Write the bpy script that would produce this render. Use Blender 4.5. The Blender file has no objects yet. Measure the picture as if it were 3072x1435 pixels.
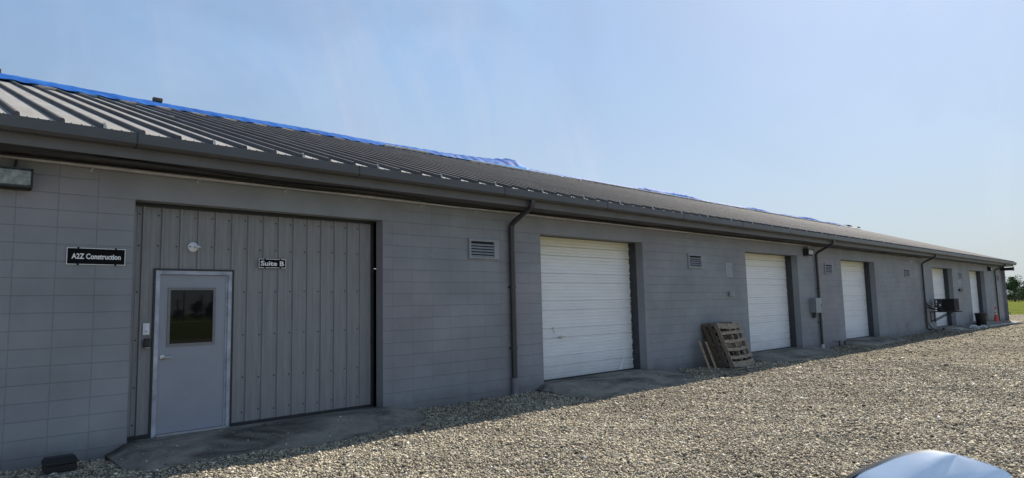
import bpy, bmesh, math, random
import numpy as np
from mathutils import Vector, Matrix

# ------------------------------------------------------------------ camera, sky, sun
S = bpy.context.scene
COL = S.collection
R = math.radians
EYE = 1.552
cam_d = bpy.data.cameras.new('camera')
cam = bpy.data.objects.new('camera', cam_d)
COL.objects.link(cam)
S.camera = cam
Fw = Vector((0.68481553, 0.72151888, 0.10216753))
Rt = Vector((0.72674486, -0.6865234, -0.02296784))
Up = Vector((-0.05356867, -0.08997846, 0.99450202))
m3 = Matrix((Rt, Up, -Fw)).transposed()
cam.matrix_world = Matrix.Translation((0, -9.15, EYE)) @ m3.to_4x4()
cam_d.sensor_width = 36
cam_d.lens = 36 * 1957.4 / 3072
cam_d.clip_start = 0.05
cam_d.clip_end = 3000
cam_d.dof.use_dof = True
cam_d.dof.focus_distance = 14
cam_d.dof.aperture_fstop = 7

SUN_EL, SUN_AZ = R(44), R(11.5)          # azimuth from +X towards +Y
W = bpy.data.worlds.new('World')
S.world = W
W.use_nodes = True
nt = W.node_tree
bg = nt.nodes['Background']
sky = nt.nodes.new('ShaderNodeTexSky')
sky.sky_type = 'NISHITA'
sky.sun_disc = False
sky.sun_elevation = SUN_EL
sky.sun_rotation = R(90) - SUN_AZ
sky.air_density = 1.0
sky.dust_density = 0.9
sky.ozone_density = 2.0
# thin high cloud veil mixed over the blue
tc = nt.nodes.new('ShaderNodeTexCoord')
mp = nt.nodes.new('ShaderNodeMapping')
mp.inputs['Scale'].default_value = (1.6, 2.6, 2.2)
mp.inputs['Rotation'].default_value = (0.3, 0.2, 0.6)
ns = nt.nodes.new('ShaderNodeTexNoise')
ns.inputs['Scale'].default_value = 1.4
ns.inputs['Detail'].default_value = 7
ns.inputs['Roughness'].default_value = 0.55
ns.inputs['Distortion'].default_value = 0.5
rp = nt.nodes.new('ShaderNodeValToRGB')
rp.color_ramp.elements[0].position = 0.38
rp.color_ramp.elements[0].color = (0.34, 0.34, 0.34, 1)
rp.color_ramp.elements[1].position = 0.68
rp.color_ramp.elements[1].color = (0.74, 0.74, 0.74, 1)
mx = nt.nodes.new('ShaderNodeMix')
mx.data_type = 'RGBA'
mx.inputs['B'].default_value = (4.3, 6.4, 9.5, 1)
nt.links.new(tc.outputs['Generated'], mp.inputs[0])
nt.links.new(mp.outputs[0], ns.inputs['Vector'])
nt.links.new(ns.outputs['Fac'], rp.inputs[0])
mp2 = nt.nodes.new('ShaderNodeMapping'); mp2.inputs['Scale'].default_value = (3.6, 3.6, 1.3); mp2.inputs['Location'].default_value = (1.35, 0.1, 0.4)
ns2 = nt.nodes.new('ShaderNodeTexNoise'); ns2.inputs['Scale'].default_value = 1.0; ns2.inputs['Detail'].default_value = 8; ns2.inputs['Roughness'].default_value = 0.6; ns2.inputs['Distortion'].default_value = 1.2
rp2 = nt.nodes.new('ShaderNodeValToRGB')
rp2.color_ramp.elements[0].position = 0.52; rp2.color_ramp.elements[0].color = (0, 0, 0, 1)
rp2.color_ramp.elements[1].position = 0.8; rp2.color_ramp.elements[1].color = (0.5, 0.5, 0.5, 1)
nt.links.new(tc.outputs['Generated'], mp2.inputs[0]); nt.links.new(mp2.outputs[0], ns2.inputs['Vector']); nt.links.new(ns2.outputs['Fac'], rp2.inputs[0])
mw = nt.nodes.new('ShaderNodeMix'); mw.data_type = 'RGBA'; mw.inputs['A'].default_value = (4.3, 6.3, 9.2, 1); mw.inputs['B'].default_value = (8.2, 8.1, 8.6, 1)
sz = nt.nodes.new('ShaderNodeSeparateXYZ'); nt.links.new(tc.outputs['Generated'], sz.inputs[0])
hz = nt.nodes.new('ShaderNodeMapRange'); hz.inputs['From Min'].default_value = 0.0; hz.inputs['From Max'].default_value = 0.36
nt.links.new(sz.outputs['Z'], hz.inputs['Value'])
mh = nt.nodes.new('ShaderNodeMix'); mh.data_type = 'RGBA'; mh.inputs['A'].default_value = (5.3, 5.9, 6.1, 1); mh.inputs['B'].default_value = (4.3, 6.3, 9.2, 1)
nt.links.new(hz.outputs[0], mh.inputs['Factor']); nt.links.new(mh.outputs['Result'], mw.inputs['A'])
fh = nt.nodes.new('ShaderNodeMapRange'); fh.inputs['From Min'].default_value = 0.0; fh.inputs['From Max'].default_value = 0.45; fh.inputs['To Min'].default_value = 0.95; fh.inputs['To Max'].default_value = 0.0
nt.links.new(sz.outputs['Z'], fh.inputs['Value'])
fm = nt.nodes.new('ShaderNodeMath'); fm.operation = 'MAXIMUM'
nt.links.new(rp2.outputs[0], mw.inputs['Factor']); nt.links.new(mw.outputs['Result'], mx.inputs['B'])
nt.links.new(rp.outputs[0], fm.inputs[0]); nt.links.new(fh.outputs[0], fm.inputs[1]); nt.links.new(fm.outputs[0], mx.inputs['Factor'])
nt.links.new(sky.outputs[0], mx.inputs['A'])
nt.links.new(mx.outputs['Result'], bg.inputs[0])
bg.inputs[1].default_value = 0.06

sun_d = bpy.data.lights.new('sun', 'SUN')
sun_d.energy = 5.0
sun_d.angle = R(0.53)
sun_d.color = (1.0, 0.93, 0.82)
sun = bpy.data.objects.new('sun', sun_d)
COL.objects.link(sun)
sv = Vector((math.cos(SUN_EL) * math.cos(SUN_AZ), math.cos(SUN_EL) * math.sin(SUN_AZ), math.sin(SUN_EL)))
sun.rotation_euler = sv.to_track_quat('Z', 'Y').to_euler()
S.view_settings.view_transform = 'Standard'
S.view_settings.look = 'None'
S.view_settings.exposure = 0.78
S.view_settings.gamma = 1.0
S.cycles.max_bounces = 6

# ------------------------------------------------------------------ helpers
rnd = random.Random(7)


def sstep(a, b, x):
    t = min(1, max(0, (x - a) / (b - a)))
    return t * t * (3 - 2 * t)


class MB:
    """collects geometry; coordinates (x, out, z): out = distance in front of the wall"""
    def __init__(s):
        s.v = []; s.f = []; s.m = []

    def add(s, vs, fs, mi=0):
        b = len(s.v)
        s.v += [tuple(p) for p in vs]
        s.f += [tuple(i + b for i in f) for f in fs]
        s.m += [mi] * len(fs)

    def box(s, x0, x1, o0, o1, z0, z1, mi=0):
        vs = [(x, -o, z) for z in (z0, z1) for o in (o1, o0) for x in (x0, x1)]
        # order: z0:(x0,o1)(x1,o1)(x0,o0)(x1,o0)
        s.add(vs, [(0, 2, 3, 1), (4, 5, 7, 6), (0, 1, 5, 4), (2, 6, 7, 3), (0, 4, 6, 2), (1, 3, 7, 5)], mi)

    def bbox(s, x0, x1, o0, o1, z0, z1, c, mi=0):
        """box with chamfered edges"""
        X = (x0, x0 + c, x1 - c, x1); Y = (-o1, -o1 + c, -o0 - c, -o0); Z = (z0, z0 + c, z1 - c, z1)
        bm = bmesh.new()
        pts = []
        for i in (0, 1):
            for j in (0, 1):
                for k in (0, 1):
                    xi = (X[1], X[2])[i]; yi = (Y[1], Y[2])[j]; zi = (Z[1], Z[2])[k]
                    pts += [((X[0], X[3])[i], yi, zi), (xi, (Y[0], Y[3])[j], zi), (xi, yi, (Z[0], Z[3])[k])]
        vs = [bm.verts.new(p) for p in pts]
        bmesh.ops.convex_hull(bm, input=vs)
        s.from_bm(bm, mi)

    def from_bm(s, bm, mi=0):
        bm.verts.index_update()
        s.add([v.co[:] for v in bm.verts], [[v.index for v in f.verts] for f in bm.faces], mi)
        bm.free()

    def obox(s, c, ax, ay, az, mi=0):
        """oriented box: centre and three half-axis vectors (world)"""
        c, ax, ay, az = Vector(c), Vector(ax), Vector(ay), Vector(az)
        vs = [c + i * ax + j * ay + k * az for k in (-1, 1) for j in (-1, 1) for i in (-1, 1)]
        fs = [(0, 2, 3, 1), (4, 5, 7, 6), (0, 1, 5, 4), (2, 6, 7, 3), (0, 4, 6, 2), (1, 3, 7, 5)]
        if ax.cross(ay).dot(az) < 0: fs = [f[::-1] for f in fs]
        s.add(vs, fs, mi)

    def tube(s, pts, r, n=10, mi=0, sq=None, cap=True):
        """tube along world points; r float or list; sq=(w,h) gives a rounded-rectangle section"""
        pts = [Vector(p) for p in pts]
        rings = []
        up = Vector((0, 0, 1))
        prev = None
        for i, p in enumerate(pts):
            d = (pts[min(i + 1, len(pts) - 1)] - pts[max(i - 1, 0)]).normalized()
            if prev is None:
                a = d.cross(up if abs(d.z) < 0.95 else Vector((0, 1, 0))).normalized()
            else:
                a = (prev - d * prev.dot(d)).normalized()
            prev = a
            b = d.cross(a).normalized()
            rr = r[i] if isinstance(r, (list, tuple)) else r
            ring = []
            for k in range(n):
                t = 2 * math.pi * (k + 0.5) / n
                cx, cy = math.cos(t), math.sin(t)
                if sq:
                    e = 0.45
                    cx = math.copysign(abs(cx) ** e, cx) * sq[0]; cy = math.copysign(abs(cy) ** e, cy) * sq[1]
                    ring.append(p + a * cx + b * cy)
                else:
                    ring.append(p + a * cx * rr + b * cy * rr)
            rings.append(ring)
        vs = [q for ring in rings for q in ring]
        fs = []
        for i in range(len(rings) - 1):
            for k in range(n):
                k2 = (k + 1) % n
                fs.append((i * n + k, i * n + k2, (i + 1) * n + k2, (i + 1) * n + k))
        if cap:
            fs.append(tuple(range(n))[::-1]); fs.append(tuple((len(rings) - 1) * n + k for k in range(n)))
        s.add(vs, fs, mi)

    def lathe(s, c, prof, n=24, axis=(0, 0, 1), mi=0):
        ax = Vector(axis).normalized()
        a = ax.orthogonal().normalized(); b = ax.cross(a)
        c = Vector(c)
        vs = []
        for (r, h) in prof:
            for k in range(n):
                t = 2 * math.pi * k / n
                vs.append(c + ax * h + (a * math.cos(t) + b * math.sin(t)) * r)
        fs = []
        for i in range(len(prof) - 1):
            for k in range(n):
                k2 = (k + 1) % n
                fs.append((i * n + k, i * n + k2, (i + 1) * n + k2, (i + 1) * n + k))
        fs.append(tuple(range(n))[::-1]); fs.append(tuple((len(prof) - 1) * n + k for k in range(n)))
        s.add(vs, fs, mi)

    def extrude_x(s, prof, x0, x1, mi=0, closed=True):
        """profile of (out, z) points swept along x"""
        n = len(prof)
        vs = [(x0, -o, z) for o, z in prof] + [(x1, -o, z) for o, z in prof]
        rng = range(n if closed else n - 1)
        fs = [(i, (i + 1) % n, n + (i + 1) % n, n + i) for i in rng]
        if closed:
            fs += [tuple(range(n))[::-1], tuple(range(n, 2 * n))]
        s.add(vs, fs, mi)

    def build(s, name, mats, parent=None, origin=None, smooth=None, kind=None, fix=True):
        me = bpy.data.meshes.new(name)
        o = Vector(origin) if origin is not None else (Vector(parent.location) if parent is not None and parent.parent is None else Vector((0, 0, 0)))
        if parent is not None and parent.parent is not None:
            o = Vector(parent.parent.location)
        me.from_pydata([(Vector(v) - o)[:] for v in s.v], [], s.f)
        if not isinstance(mats, (list, tuple)): mats = [mats]
        for m in mats: me.materials.append(m)
        me.polygons.foreach_set('material_index', s.m)
        if fix:
            bm = bmesh.new(); bm.from_mesh(me)
            bmesh.ops.recalc_face_normals(bm, faces=bm.faces)
            bm.to_mesh(me); bm.free()
        if smooth is not None:
            me.polygons.foreach_set('use_smooth', [True] * len(me.polygons))
            try: me.set_sharp_from_angle(angle=R(smooth))
            except Exception: pass
        me.update()
        ob = bpy.data.objects.new(name, me)
        COL.objects.link(ob)
        if parent is not None: ob.parent = parent
        else: ob.location = o
        if kind: ob['kind'] = kind
        return ob


def thing(name, label, cat, loc=(0, 0, 0), group=None):
    o = bpy.data.objects.new(name, None)
    o.empty_display_size = 0.2
    o.location = loc
    COL.objects.link(o)
    return tag(o, label, cat, group)


def tag(o, label, cat, group=None):
    o['label'] = label; o['category'] = cat
    if group: o['group'] = group
    return o


def copy_tree(o, parent=None, delta=(0, 0, 0)):
    c = o.copy(); COL.objects.link(c)
    if parent: c.parent = parent
    else: c.location = Vector(o.location) + Vector(delta)
    for ch in list(o.children): copy_tree(ch, c)
    return c


# ------------------------------------------------------------------ materials
def new_mat(name):
    m = bpy.data.materials.new(name); m.use_nodes = True
    return m, m.node_tree, m.node_tree.nodes['Principled BSDF']


def N(nt, typ, **kw):
    n = nt.nodes.new(typ)
    for k, v in kw.items():
        if k in n.inputs: n.inputs[k].default_value = v
        else: setattr(n, k, v)
    return n


def mix(nt, fac, a, b, blend='MIX'):
    n = nt.nodes.new('ShaderNodeMix'); n.data_type = 'RGBA'; n.blend_type = blend
    for sock, val in (('Factor', fac), ('A', a), ('B', b)):
        if isinstance(val, bpy.types.NodeSocket): nt.links.new(val, n.inputs[sock])
        elif sock == 'Factor': n.inputs[sock].default_value = val
        else: n.inputs[sock].default_value = (*val[:3], 1)
    return n.outputs['Result']


def ramp(nt, src, p0, p1, c0=(0, 0, 0), c1=(1, 1, 1)):
    r = nt.nodes.new('ShaderNodeValToRGB')
    r.color_ramp.elements[0].position = p0; r.color_ramp.elements[0].color = (*c0, 1)
    r.color_ramp.elements[1].position = p1; r.color_ramp.elements[1].color = (*c1, 1)
    nt.links.new(src, r.inputs[0])
    return r.outputs[0]


def noise(nt, vec, scale, detail=4, rough=0.55, dist=0.0):
    n = N(nt, 'ShaderNodeTexNoise', Scale=scale, Detail=detail, Roughness=rough, Distortion=dist)
    if vec is not None: nt.links.new(vec, n.inputs['Vector'])
    return n.outputs['Fac']


def objvec(nt, sc=(1, 1, 1)):
    t = nt.nodes.new('ShaderNodeTexCoord')
    m = nt.nodes.new('ShaderNodeMapping'); m.inputs['Scale'].default_value = sc
    nt.links.new(t.outputs['Object'], m.inputs[0])
    return m.outputs[0]


def bump(nt, p, h, dist, strength=1.0, prev=None):
    b = N(nt, 'ShaderNodeBump', Strength=strength, Distance=dist)
    nt.links.new(h, b.inputs['Height'])
    if prev is not None: nt.links.new(prev, b.inputs['Normal'])
    nt.links.new(b.outputs[0], p.inputs['Normal'])
    return b.outputs[0]


def mat(name, col, rough=0.6, var=0.12, scale=6, metal=0.0, bscale=0, bdist=0.001, col2=None, streak=(1, 1, 1), spec=0.5):
    m, nt, p = new_mat(name)
    v = objvec(nt, streak)
    f = noise(nt, v, scale, 5, 0.6)
    f = ramp(nt, f, 0.3, 0.7)
    c2 = col2 or tuple(c * (1 - var * 2) for c in col)
    nt.links.new(mix(nt, f, c2, tuple(min(1, c * (1 + var * 0.6)) for c in col)), p.inputs['Base Color'])
    p.inputs['Roughness'].default_value = rough
    p.inputs['Metallic'].default_value = metal
    p.inputs['Specular IOR Level'].default_value = spec
    if bscale:
        bump(nt, p, noise(nt, v, bscale, 3), bdist)
    return m


WALLC = (0.248, 0.266, 0.284)


def block_mat(name, ox, running, joints=True):
    m, nt, p = new_mat(name)
    t = nt.nodes.new('ShaderNodeTexCoord')
    sp = nt.nodes.new('ShaderNodeSeparateXYZ'); nt.links.new(t.outputs['Object'], sp.inputs[0])
    ad = N(nt, 'ShaderNodeMath', operation='ADD'); nt.links.new(sp.outputs['X'], ad.inputs[0]); ad.inputs[1].default_value = ox + 40
    ad2 = N(nt, 'ShaderNodeMath', operation='ADD'); nt.links.new(sp.outputs['Z'], ad2.inputs[0]); ad2.inputs[1].default_value = 4.0
    cb = nt.nodes.new('ShaderNodeCombineXYZ'); nt.links.new(ad.outputs[0], cb.inputs[0]); nt.links.new(ad2.outputs[0], cb.inputs[1])
    # slight wobble of the joint lines
    v = t.outputs['Object']
    base = tuple(WALLC)
    big = ramp(nt, noise(nt, v, 0.9, 5, 0.6), 0.3, 0.75)
    col = mix(nt, big, tuple(c * 0.80 for c in base), tuple(c * 1.13 for c in base))
    # faint warm/cool drift of the paint film
    wv = ramp(nt, noise(nt, v, 0.35, 3, 0.5), 0.42, 0.62)
    col = mix(nt, wv, col, (1.05, 0.97, 0.99), 'MULTIPLY')
    # splash-back grime with an irregular edge just above the gravel
    mz = N(nt, 'ShaderNodeMath', operation='MULTIPLY_ADD'); nt.links.new(noise(nt, v, 2.2, 5, 0.65), mz.inputs[0])
    mz.inputs[1].default_value = 0.5; nt.links.new(sp.outputs['Z'], mz.inputs[2])
    dirt = ramp(nt, mz.outputs[0], 0.16, 0.42, (0.55, 0.55, 0.55), (0, 0, 0))
    col = mix(nt, dirt, col, (0.10, 0.098, 0.092))
    chips = ramp(nt, noise(nt, v, 14, 2, 0.3), 0.775, 0.79)
    col = mix(nt, chips, col, (0.3, 0.3, 0.3))
    if joints:
        br = nt.nodes.new('ShaderNodeTexBrick')
        br.offset = 0.5 if running else 0.0
        br.offset_frequency = 2; br.squash = 1
        br.inputs['Scale'].default_value = 1.0
        br.inputs['Brick Width'].default_value = 0.4
        br.inputs['Row Height'].default_value = 0.2
        br.inputs['Mortar Size'].default_value = 0.0045
        br.inputs['Mortar Smooth'].default_value = 0.5
        br.inputs['Bias'].default_value = 0.0
        br.inputs['Color1'].default_value = (0.97, 0.97, 0.97, 1); br.inputs['Color2'].default_value = (1.03, 1.03, 1.03, 1)
        br.inputs['Mortar'].default_value = (0.91, 0.91, 0.91, 1)
        wob = N(nt, 'ShaderNodeTexNoise', Scale=3.0, Detail=2.0); nt.links.new(v, wob.inputs['Vector'])
        vs = N(nt, 'ShaderNodeVectorMath', operation='MULTIPLY_ADD')
        nt.links.new(wob.outputs['Color'], vs.inputs[0]); vs.inputs[1].default_value = (0.012, 0.012, 0); nt.links.new(cb.outputs[0], vs.inputs[2])
        nt.links.new(vs.outputs[0], br.inputs['Vector'])
        col = mix(nt, 1.0, col, br.outputs['Color'], 'MULTIPLY')
        inv = N(nt, 'ShaderNodeMath', operation='SUBTRACT'); inv.inputs[0].default_value = 1; nt.links.new(br.outputs['Fac'], inv.inputs[1])
        b1 = bump(nt, p, inv.outputs[0], 0.0045, 1.0)
    else:
        b1 = None
    b2 = bump(nt, p, noise(nt, v, 120, 3, 0.7), 0.0012, 0.8, b1)
    bump(nt, p, noise(nt, v, 3, 3, 0.5), 0.010, 0.9, b2)
    nt.links.new(col, p.inputs['Base Color'])
    p.inputs['Roughness'].default_value = 0.62
    p.inputs['Specular IOR Level'].default_value = 0.35
    return m


M = {}
M['block_left'] = block_mat('painted_block_left', 0.24, False)
M['block_mid'] = block_mat('painted_block_mid', 0.04, False)
M['block_far'] = block_mat('painted_block_far', 0.1, True)
M['lintel'] = block_mat('painted_lintel', 0, False, joints=False)
M['panel'] = mat('grey_metal_panel', (0.245, 0.247, 0.256), 0.45, 0.10, 5, 0.0, 40, 0.0004, streak=(3, 3, 0.35))
M['dark_trim'] = mat('dark_trim', (0.022, 0.024, 0.027), 0.45, 0.15, 8)
M['jamb_dark'] = mat('dark_jamb_grey', (0.05, 0.056, 0.064), 0.55, 0.15, 5)  # even dark grey for the inner jamb returns and small dark parts
M['gutter'] = mat('gutter_paint', (0.08, 0.08, 0.083), 0.42, 0.12, 1.4, 0, 30, 0.0004, streak=(0.6, 2, 2))
M['fascia'] = mat('fascia_paint', (0.13, 0.13, 0.132), 0.6, 0.1, 2)
M['soffit'] = mat('soffit_paint', (0.085, 0.085, 0.088), 0.7, 0.12, 2)
M['spout'] = mat('downspout_paint', (0.04, 0.042, 0.05), 0.4, 0.12, 4)
M['spout_boot'] = mat('downspout_boot', (0.2, 0.2, 0.215), 0.6, 0.1, 8)
M['vent'] = mat('vent_paint', (0.29, 0.305, 0.33), 0.6, 0.1, 7)
M['vent_dark'] = mat('vent_shade_black', (0.01, 0.01, 0.012), 0.8, 0.1, 7)  # near-black colour standing in for the shade inside the vents
M['door_paint'] = mat('door_paint', (0.275, 0.295, 0.345), 0.4, 0.05, 2, 0, 90, 0.0003)
M['frame_paint'] = mat('door_frame_metal', (0.42, 0.46, 0.55), 0.38, 0.22, 5, 0.2)
M['bead'] = mat('glazing_bead', (0.19, 0.19, 0.2), 0.5, 0.08, 8)
M['steel'] = mat('satin_steel', (0.62, 0.60, 0.56), 0.3, 0.08, 12, 0.8)
M['white_plastic'] = mat('white_plastic', (0.72, 0.73, 0.78), 0.4, 0.04, 8)
M['black_plastic'] = mat('black_plastic', (0.015, 0.015, 0.016), 0.45, 0.15, 10)
M['galv'] = mat('grey_enamel_box', (0.25, 0.28, 0.30), 0.45, 0.08, 5, 0.1)
M['pvc'] = mat('pale_pvc', (0.6, 0.6, 0.58), 0.4, 0.1, 10)
M['cable'] = mat('black_cable', (0.012, 0.012, 0.013), 0.5, 0.1, 10)
M['conduit'] = mat('painted_conduit', (0.42, 0.42, 0.42), 0.35, 0.12, 6)
M['clip'] = mat('bright_clip', (0.55, 0.55, 0.52), 0.4, 0.15, 20, 0.3)
M['alu'] = mat('alu_threshold', (0.6, 0.6, 0.62), 0.35, 0.1, 10, 0.7)
M['sign_black'] = mat('sign_black', (0.006, 0.006, 0.007), 0.7, 0.05, 6, spec=0.1)
M['sign_white'] = mat('sign_letters', (0.82, 0.82, 0.82), 0.5, 0.04, 20)
M['patch'] = mat('bare_block', (0.24, 0.24, 0.235), 0.85, 0.15, 14, 0, 90, 0.001)
M['skylight'] = mat('fibreglass_skylight', (0.36, 0.40, 0.44), 0.35, 0.15, 3, streak=(3, 0.6, 1))
M['lamp_glass'] = mat('lamp_glass', (0.30, 0.33, 0.31), 0.15, 0.3, 18, 0, 60, 0.003)
M['hazy'] = mat('sheet_plastic', (0.3, 0.31, 0.31), 0.35, 0.2, 14, 0, 30, 0.01)
M['bag'] = mat('bag_plastic', (0.4, 0.42, 0.45), 0.35, 0.2, 14, 0, 40, 0.01)
M['orange'] = mat('orange_plastic', (0.75, 0.07, 0.03), 0.5, 0.15, 10)
M['cone_white'] = mat('reflective_collar', (0.6, 0.6, 0.58), 0.4, 0.12, 14)
M['concrete_old'] = mat('old_concrete_pad', (0.16, 0.155, 0.14), 0.9, 0.2, 9, 0, 60, 0.002)
M['batten'] = mat('pale_batten', (0.50, 0.44, 0.36), 0.7, 0.15, 12)
M['white_board'] = mat('weathered_white_board', (0.55, 0.53, 0.5), 0.6, 0.2, 6)


def glass_mat():
    m, nt, p = new_mat('dark_window_glass')
    p.inputs['Base Color'].default_value = (0.008, 0.009, 0.009, 1)
    p.inputs['Roughness'].default_value = 0.02
    p.inputs['IOR'].default_value = 1.5; p.inputs['Specular IOR Level'].default_value = 0.3
    return m


M['glass'] = glass_mat()


def roof_mat():
    m, nt, p = new_mat('roof_metal_paint')
    v = objvec(nt)
    vs = objvec(nt, (2.5, 0.35, 0.35))
    c = mix(nt, ramp(nt, noise(nt, vs, 3, 5, 0.6), 0.3, 0.7), (0.205, 0.20, 0.194), (0.275, 0.268, 0.258))
    # brownish dust patches, pale droppings
    c = mix(nt, ramp(nt, noise(nt, v, 0.28, 4, 0.6), 0.5, 0.7, (0, 0, 0), (0.7, 0.7, 0.7)), c, (0.22, 0.19, 0.155))
    c = mix(nt, ramp(nt, noise(nt, v, 7, 2, 0.4), 0.74, 0.76), c, (0.5, 0.5, 0.48))
    nt.links.new(c, p.inputs['Base Color'])
    p.inputs['Roughness'].default_value = 0.75
    p.inputs['Specular IOR Level'].default_value = 0.12
    bump(nt, p, noise(nt, objvec(nt, (2.5, 1, 1)), 1.8, 3, 0.5), 0.012, 0.5)
    return m


M['roof'] = roof_mat()
M['rib'] = mat('rib_paint', (0.108, 0.104, 0.106), 0.8, 0.18, 2, streak=(2, 0.5, 0.5), spec=0.1)


def overhead_mat():
    m, nt, p = new_mat('white_door_paint')
    v = objvec(nt, (1, 1, 1))
    c = mix(nt, ramp(nt, noise(nt, objvec(nt, (0.6, 1, 2.5)), 2.2, 5, 0.6), 0.35, 0.75), (0.78, 0.79, 0.81), (0.85, 0.86, 0.87))
    sp = nt.nodes.new('ShaderNodeSeparateXYZ'); nt.links.new(v, sp.inputs[0])
    mz = N(nt, 'ShaderNodeMath', operation='MULTIPLY_ADD'); nt.links.new(noise(nt, v, 1.3, 4), mz.inputs[0]); mz.inputs[1].default_value = 0.6
    nt.links.new(sp.outputs['Z'], mz.inputs[2])
    # yellowed upper sections (old paint)
    c = mix(nt, ramp(nt, mz.outputs[0], 0.0, 1.0), c, c)
    yl = nt.nodes.new('ShaderNodeMapRange'); yl.inputs['From Min'].default_value = 2.7; yl.inputs['From Max'].default_value = 3.2
    nt.links.new(mz.outputs[0], yl.inputs['Value'])
    c = mix(nt, yl.outputs[0], c, (0.74, 0.72, 0.60))
    gr = nt.nodes.new('ShaderNodeMapRange'); gr.inputs['From Min'].default_value = 0.75; gr.inputs['From Max'].default_value = 0.25; gr.inputs['To Max'].default_value = 0.5
    nt.links.new(mz.outputs[0], gr.inputs['Value'])
    c = mix(nt, gr.outputs[0], c, (0.42, 0.41, 0.39))
    scuff = ramp(nt, noise(nt, objvec(nt, (1, 1, 6)), 9, 4, 0.6), 0.7, 0.78, (0, 0, 0), (0.5, 0.5, 0.5))
    c = mix(nt, scuff, c, (0.38, 0.38, 0.38))
    nt.links.new(c, p.inputs['Base Color'])
    p.inputs['Roughness'].default_value = 0.42
    bump(nt, p, noise(nt, v, 1.5, 2), 0.01, 0.4)
    return m


M['overhead'] = overhead_mat()


def gravel_mat():
    m, nt, p = new_mat('gravel')
    v = objvec(nt)
    vo = N(nt, 'ShaderNodeTexVoronoi', Scale=34.0, Randomness=1.0); nt.links.new(v, vo.inputs['Vector'])
    vo2 = N(nt, 'ShaderNodeTexVoronoi', Scale=19.0, Randomness=1.0); nt.links.new(v, vo2.inputs['Vector'])
    sp = nt.nodes.new('ShaderNodeSeparateColor'); nt.links.new(vo.outputs['Color'], sp.inputs[0])
    r = nt.nodes.new('ShaderNodeValToRGB'); cr = r.color_ramp
    cr.elements[0].position = 0.0; cr.elements[0].color = (0.06, 0.055, 0.05, 1)
    cr.elements[1].position = 1.0; cr.elements[1].color = (0.72, 0.67, 0.56, 1)
    for pos, c in ((0.3, (0.14, 0.125, 0.1)), (0.55, (0.29, 0.255, 0.195)), (0.8, (0.50, 0.45, 0.35))):
        e = cr.elements.new(pos); e.color = (*c, 1)
    nt.links.new(sp.outputs[0], r.inputs[0])
    col = r.outputs[0]
    big = ramp(nt, noise(nt, objvec(nt, (0.6, 1, 1)), 0.55, 5, 0.62), 0.35, 0.68)
    col = mix(nt, big, mix(nt, 1.0, col, (0.7, 0.7, 0.7), 'MULTIPLY'), col)
    spk = ramp(nt, noise(nt, objvec(nt, (0.8, 1, 1)), 9, 4, 0.85), 0.36, 0.64, (0.55, 0.55, 0.55), (1.3, 1.3, 1.3))
    col = mix(nt, 1.0, col, spk, 'MULTIPLY')
    # loose dust / reddish drift
    col = mix(nt, ramp(nt, noise(nt, v, 0.9, 3), 0.55, 0.75, (0, 0, 0), (0.35, 0.35, 0.35)), col, (0.30, 0.235, 0.18))
    # wheel tracks running along the yard: finer, paler, more compacted
    trk = ramp(nt, noise(nt, objvec(nt, (0.06, 0.9, 1)), 1.0, 3, 0.6), 0.45, 0.62, (0.86, 0.85, 0.85), (1.08, 1.06, 1.02))
    col = mix(nt, 1.0, col, trk, 'MULTIPLY')
    # faint weeds, far out on the drive
    wd = ramp(nt, noise(nt, v, 1.1, 6, 0.7), 0.66, 0.74, (0, 0, 0), (0.55, 0.55, 0.55))
    col = mix(nt, wd, col, (0.15, 0.15, 0.07))
    nt.links.new(col, p.inputs['Base Color'])
    p.inputs['Roughness'].default_value = 1.0
    p.inputs['Specular IOR Level'].default_value = 0.0
    i1 = N(nt, 'ShaderNodeMath', operation='MULTIPLY_ADD'); nt.links.new(vo.outputs['Distance'], i1.inputs[0]); i1.inputs[1].default_value = -0.6
    nt.links.new(vo2.outputs['Distance'], i1.inputs[2])
    b1 = bump(nt, p, vo.outputs['Distance'], -0.022, 1.0)
    nt.nodes[-1]
    b2 = bump(nt, p, vo2.outputs['Distance'], 0.02, 1.0, b1)
    bump(nt, p, noise(nt, v, 2.0, 5, 0.6), 0.05, 1.0, b2)
    return m


for n in ():
    pass
M['gravel'] = gravel_mat()


def stone_mat():
    m, nt, p = new_mat('loose_stones')
    a = nt.nodes.new('ShaderNodeAttribute'); a.attribute_name = 'tone'
    v = objvec(nt)
    big = ramp(nt, noise(nt, objvec(nt, (0.6, 1, 1)), 0.55, 5, 0.62), 0.35, 0.68, (0.74, 0.74, 0.74), (1, 1, 1))
    c = mix(nt, 1.0, a.outputs['Color'], big, 'MULTIPLY')
    c = mix(nt, ramp(nt, noise(nt, v, 60, 2), 0.4, 0.7, (0, 0, 0), (0.3, 0.3, 0.3)), c, (0.3, 0.28, 0.24))
    nt.links.new(c, p.inputs['Base Color'])
    p.inputs['Roughness'].default_value = 0.9
    p.inputs['Specular IOR Level'].default_value = 0.25
    return m


M['stones'] = stone_mat()


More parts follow.
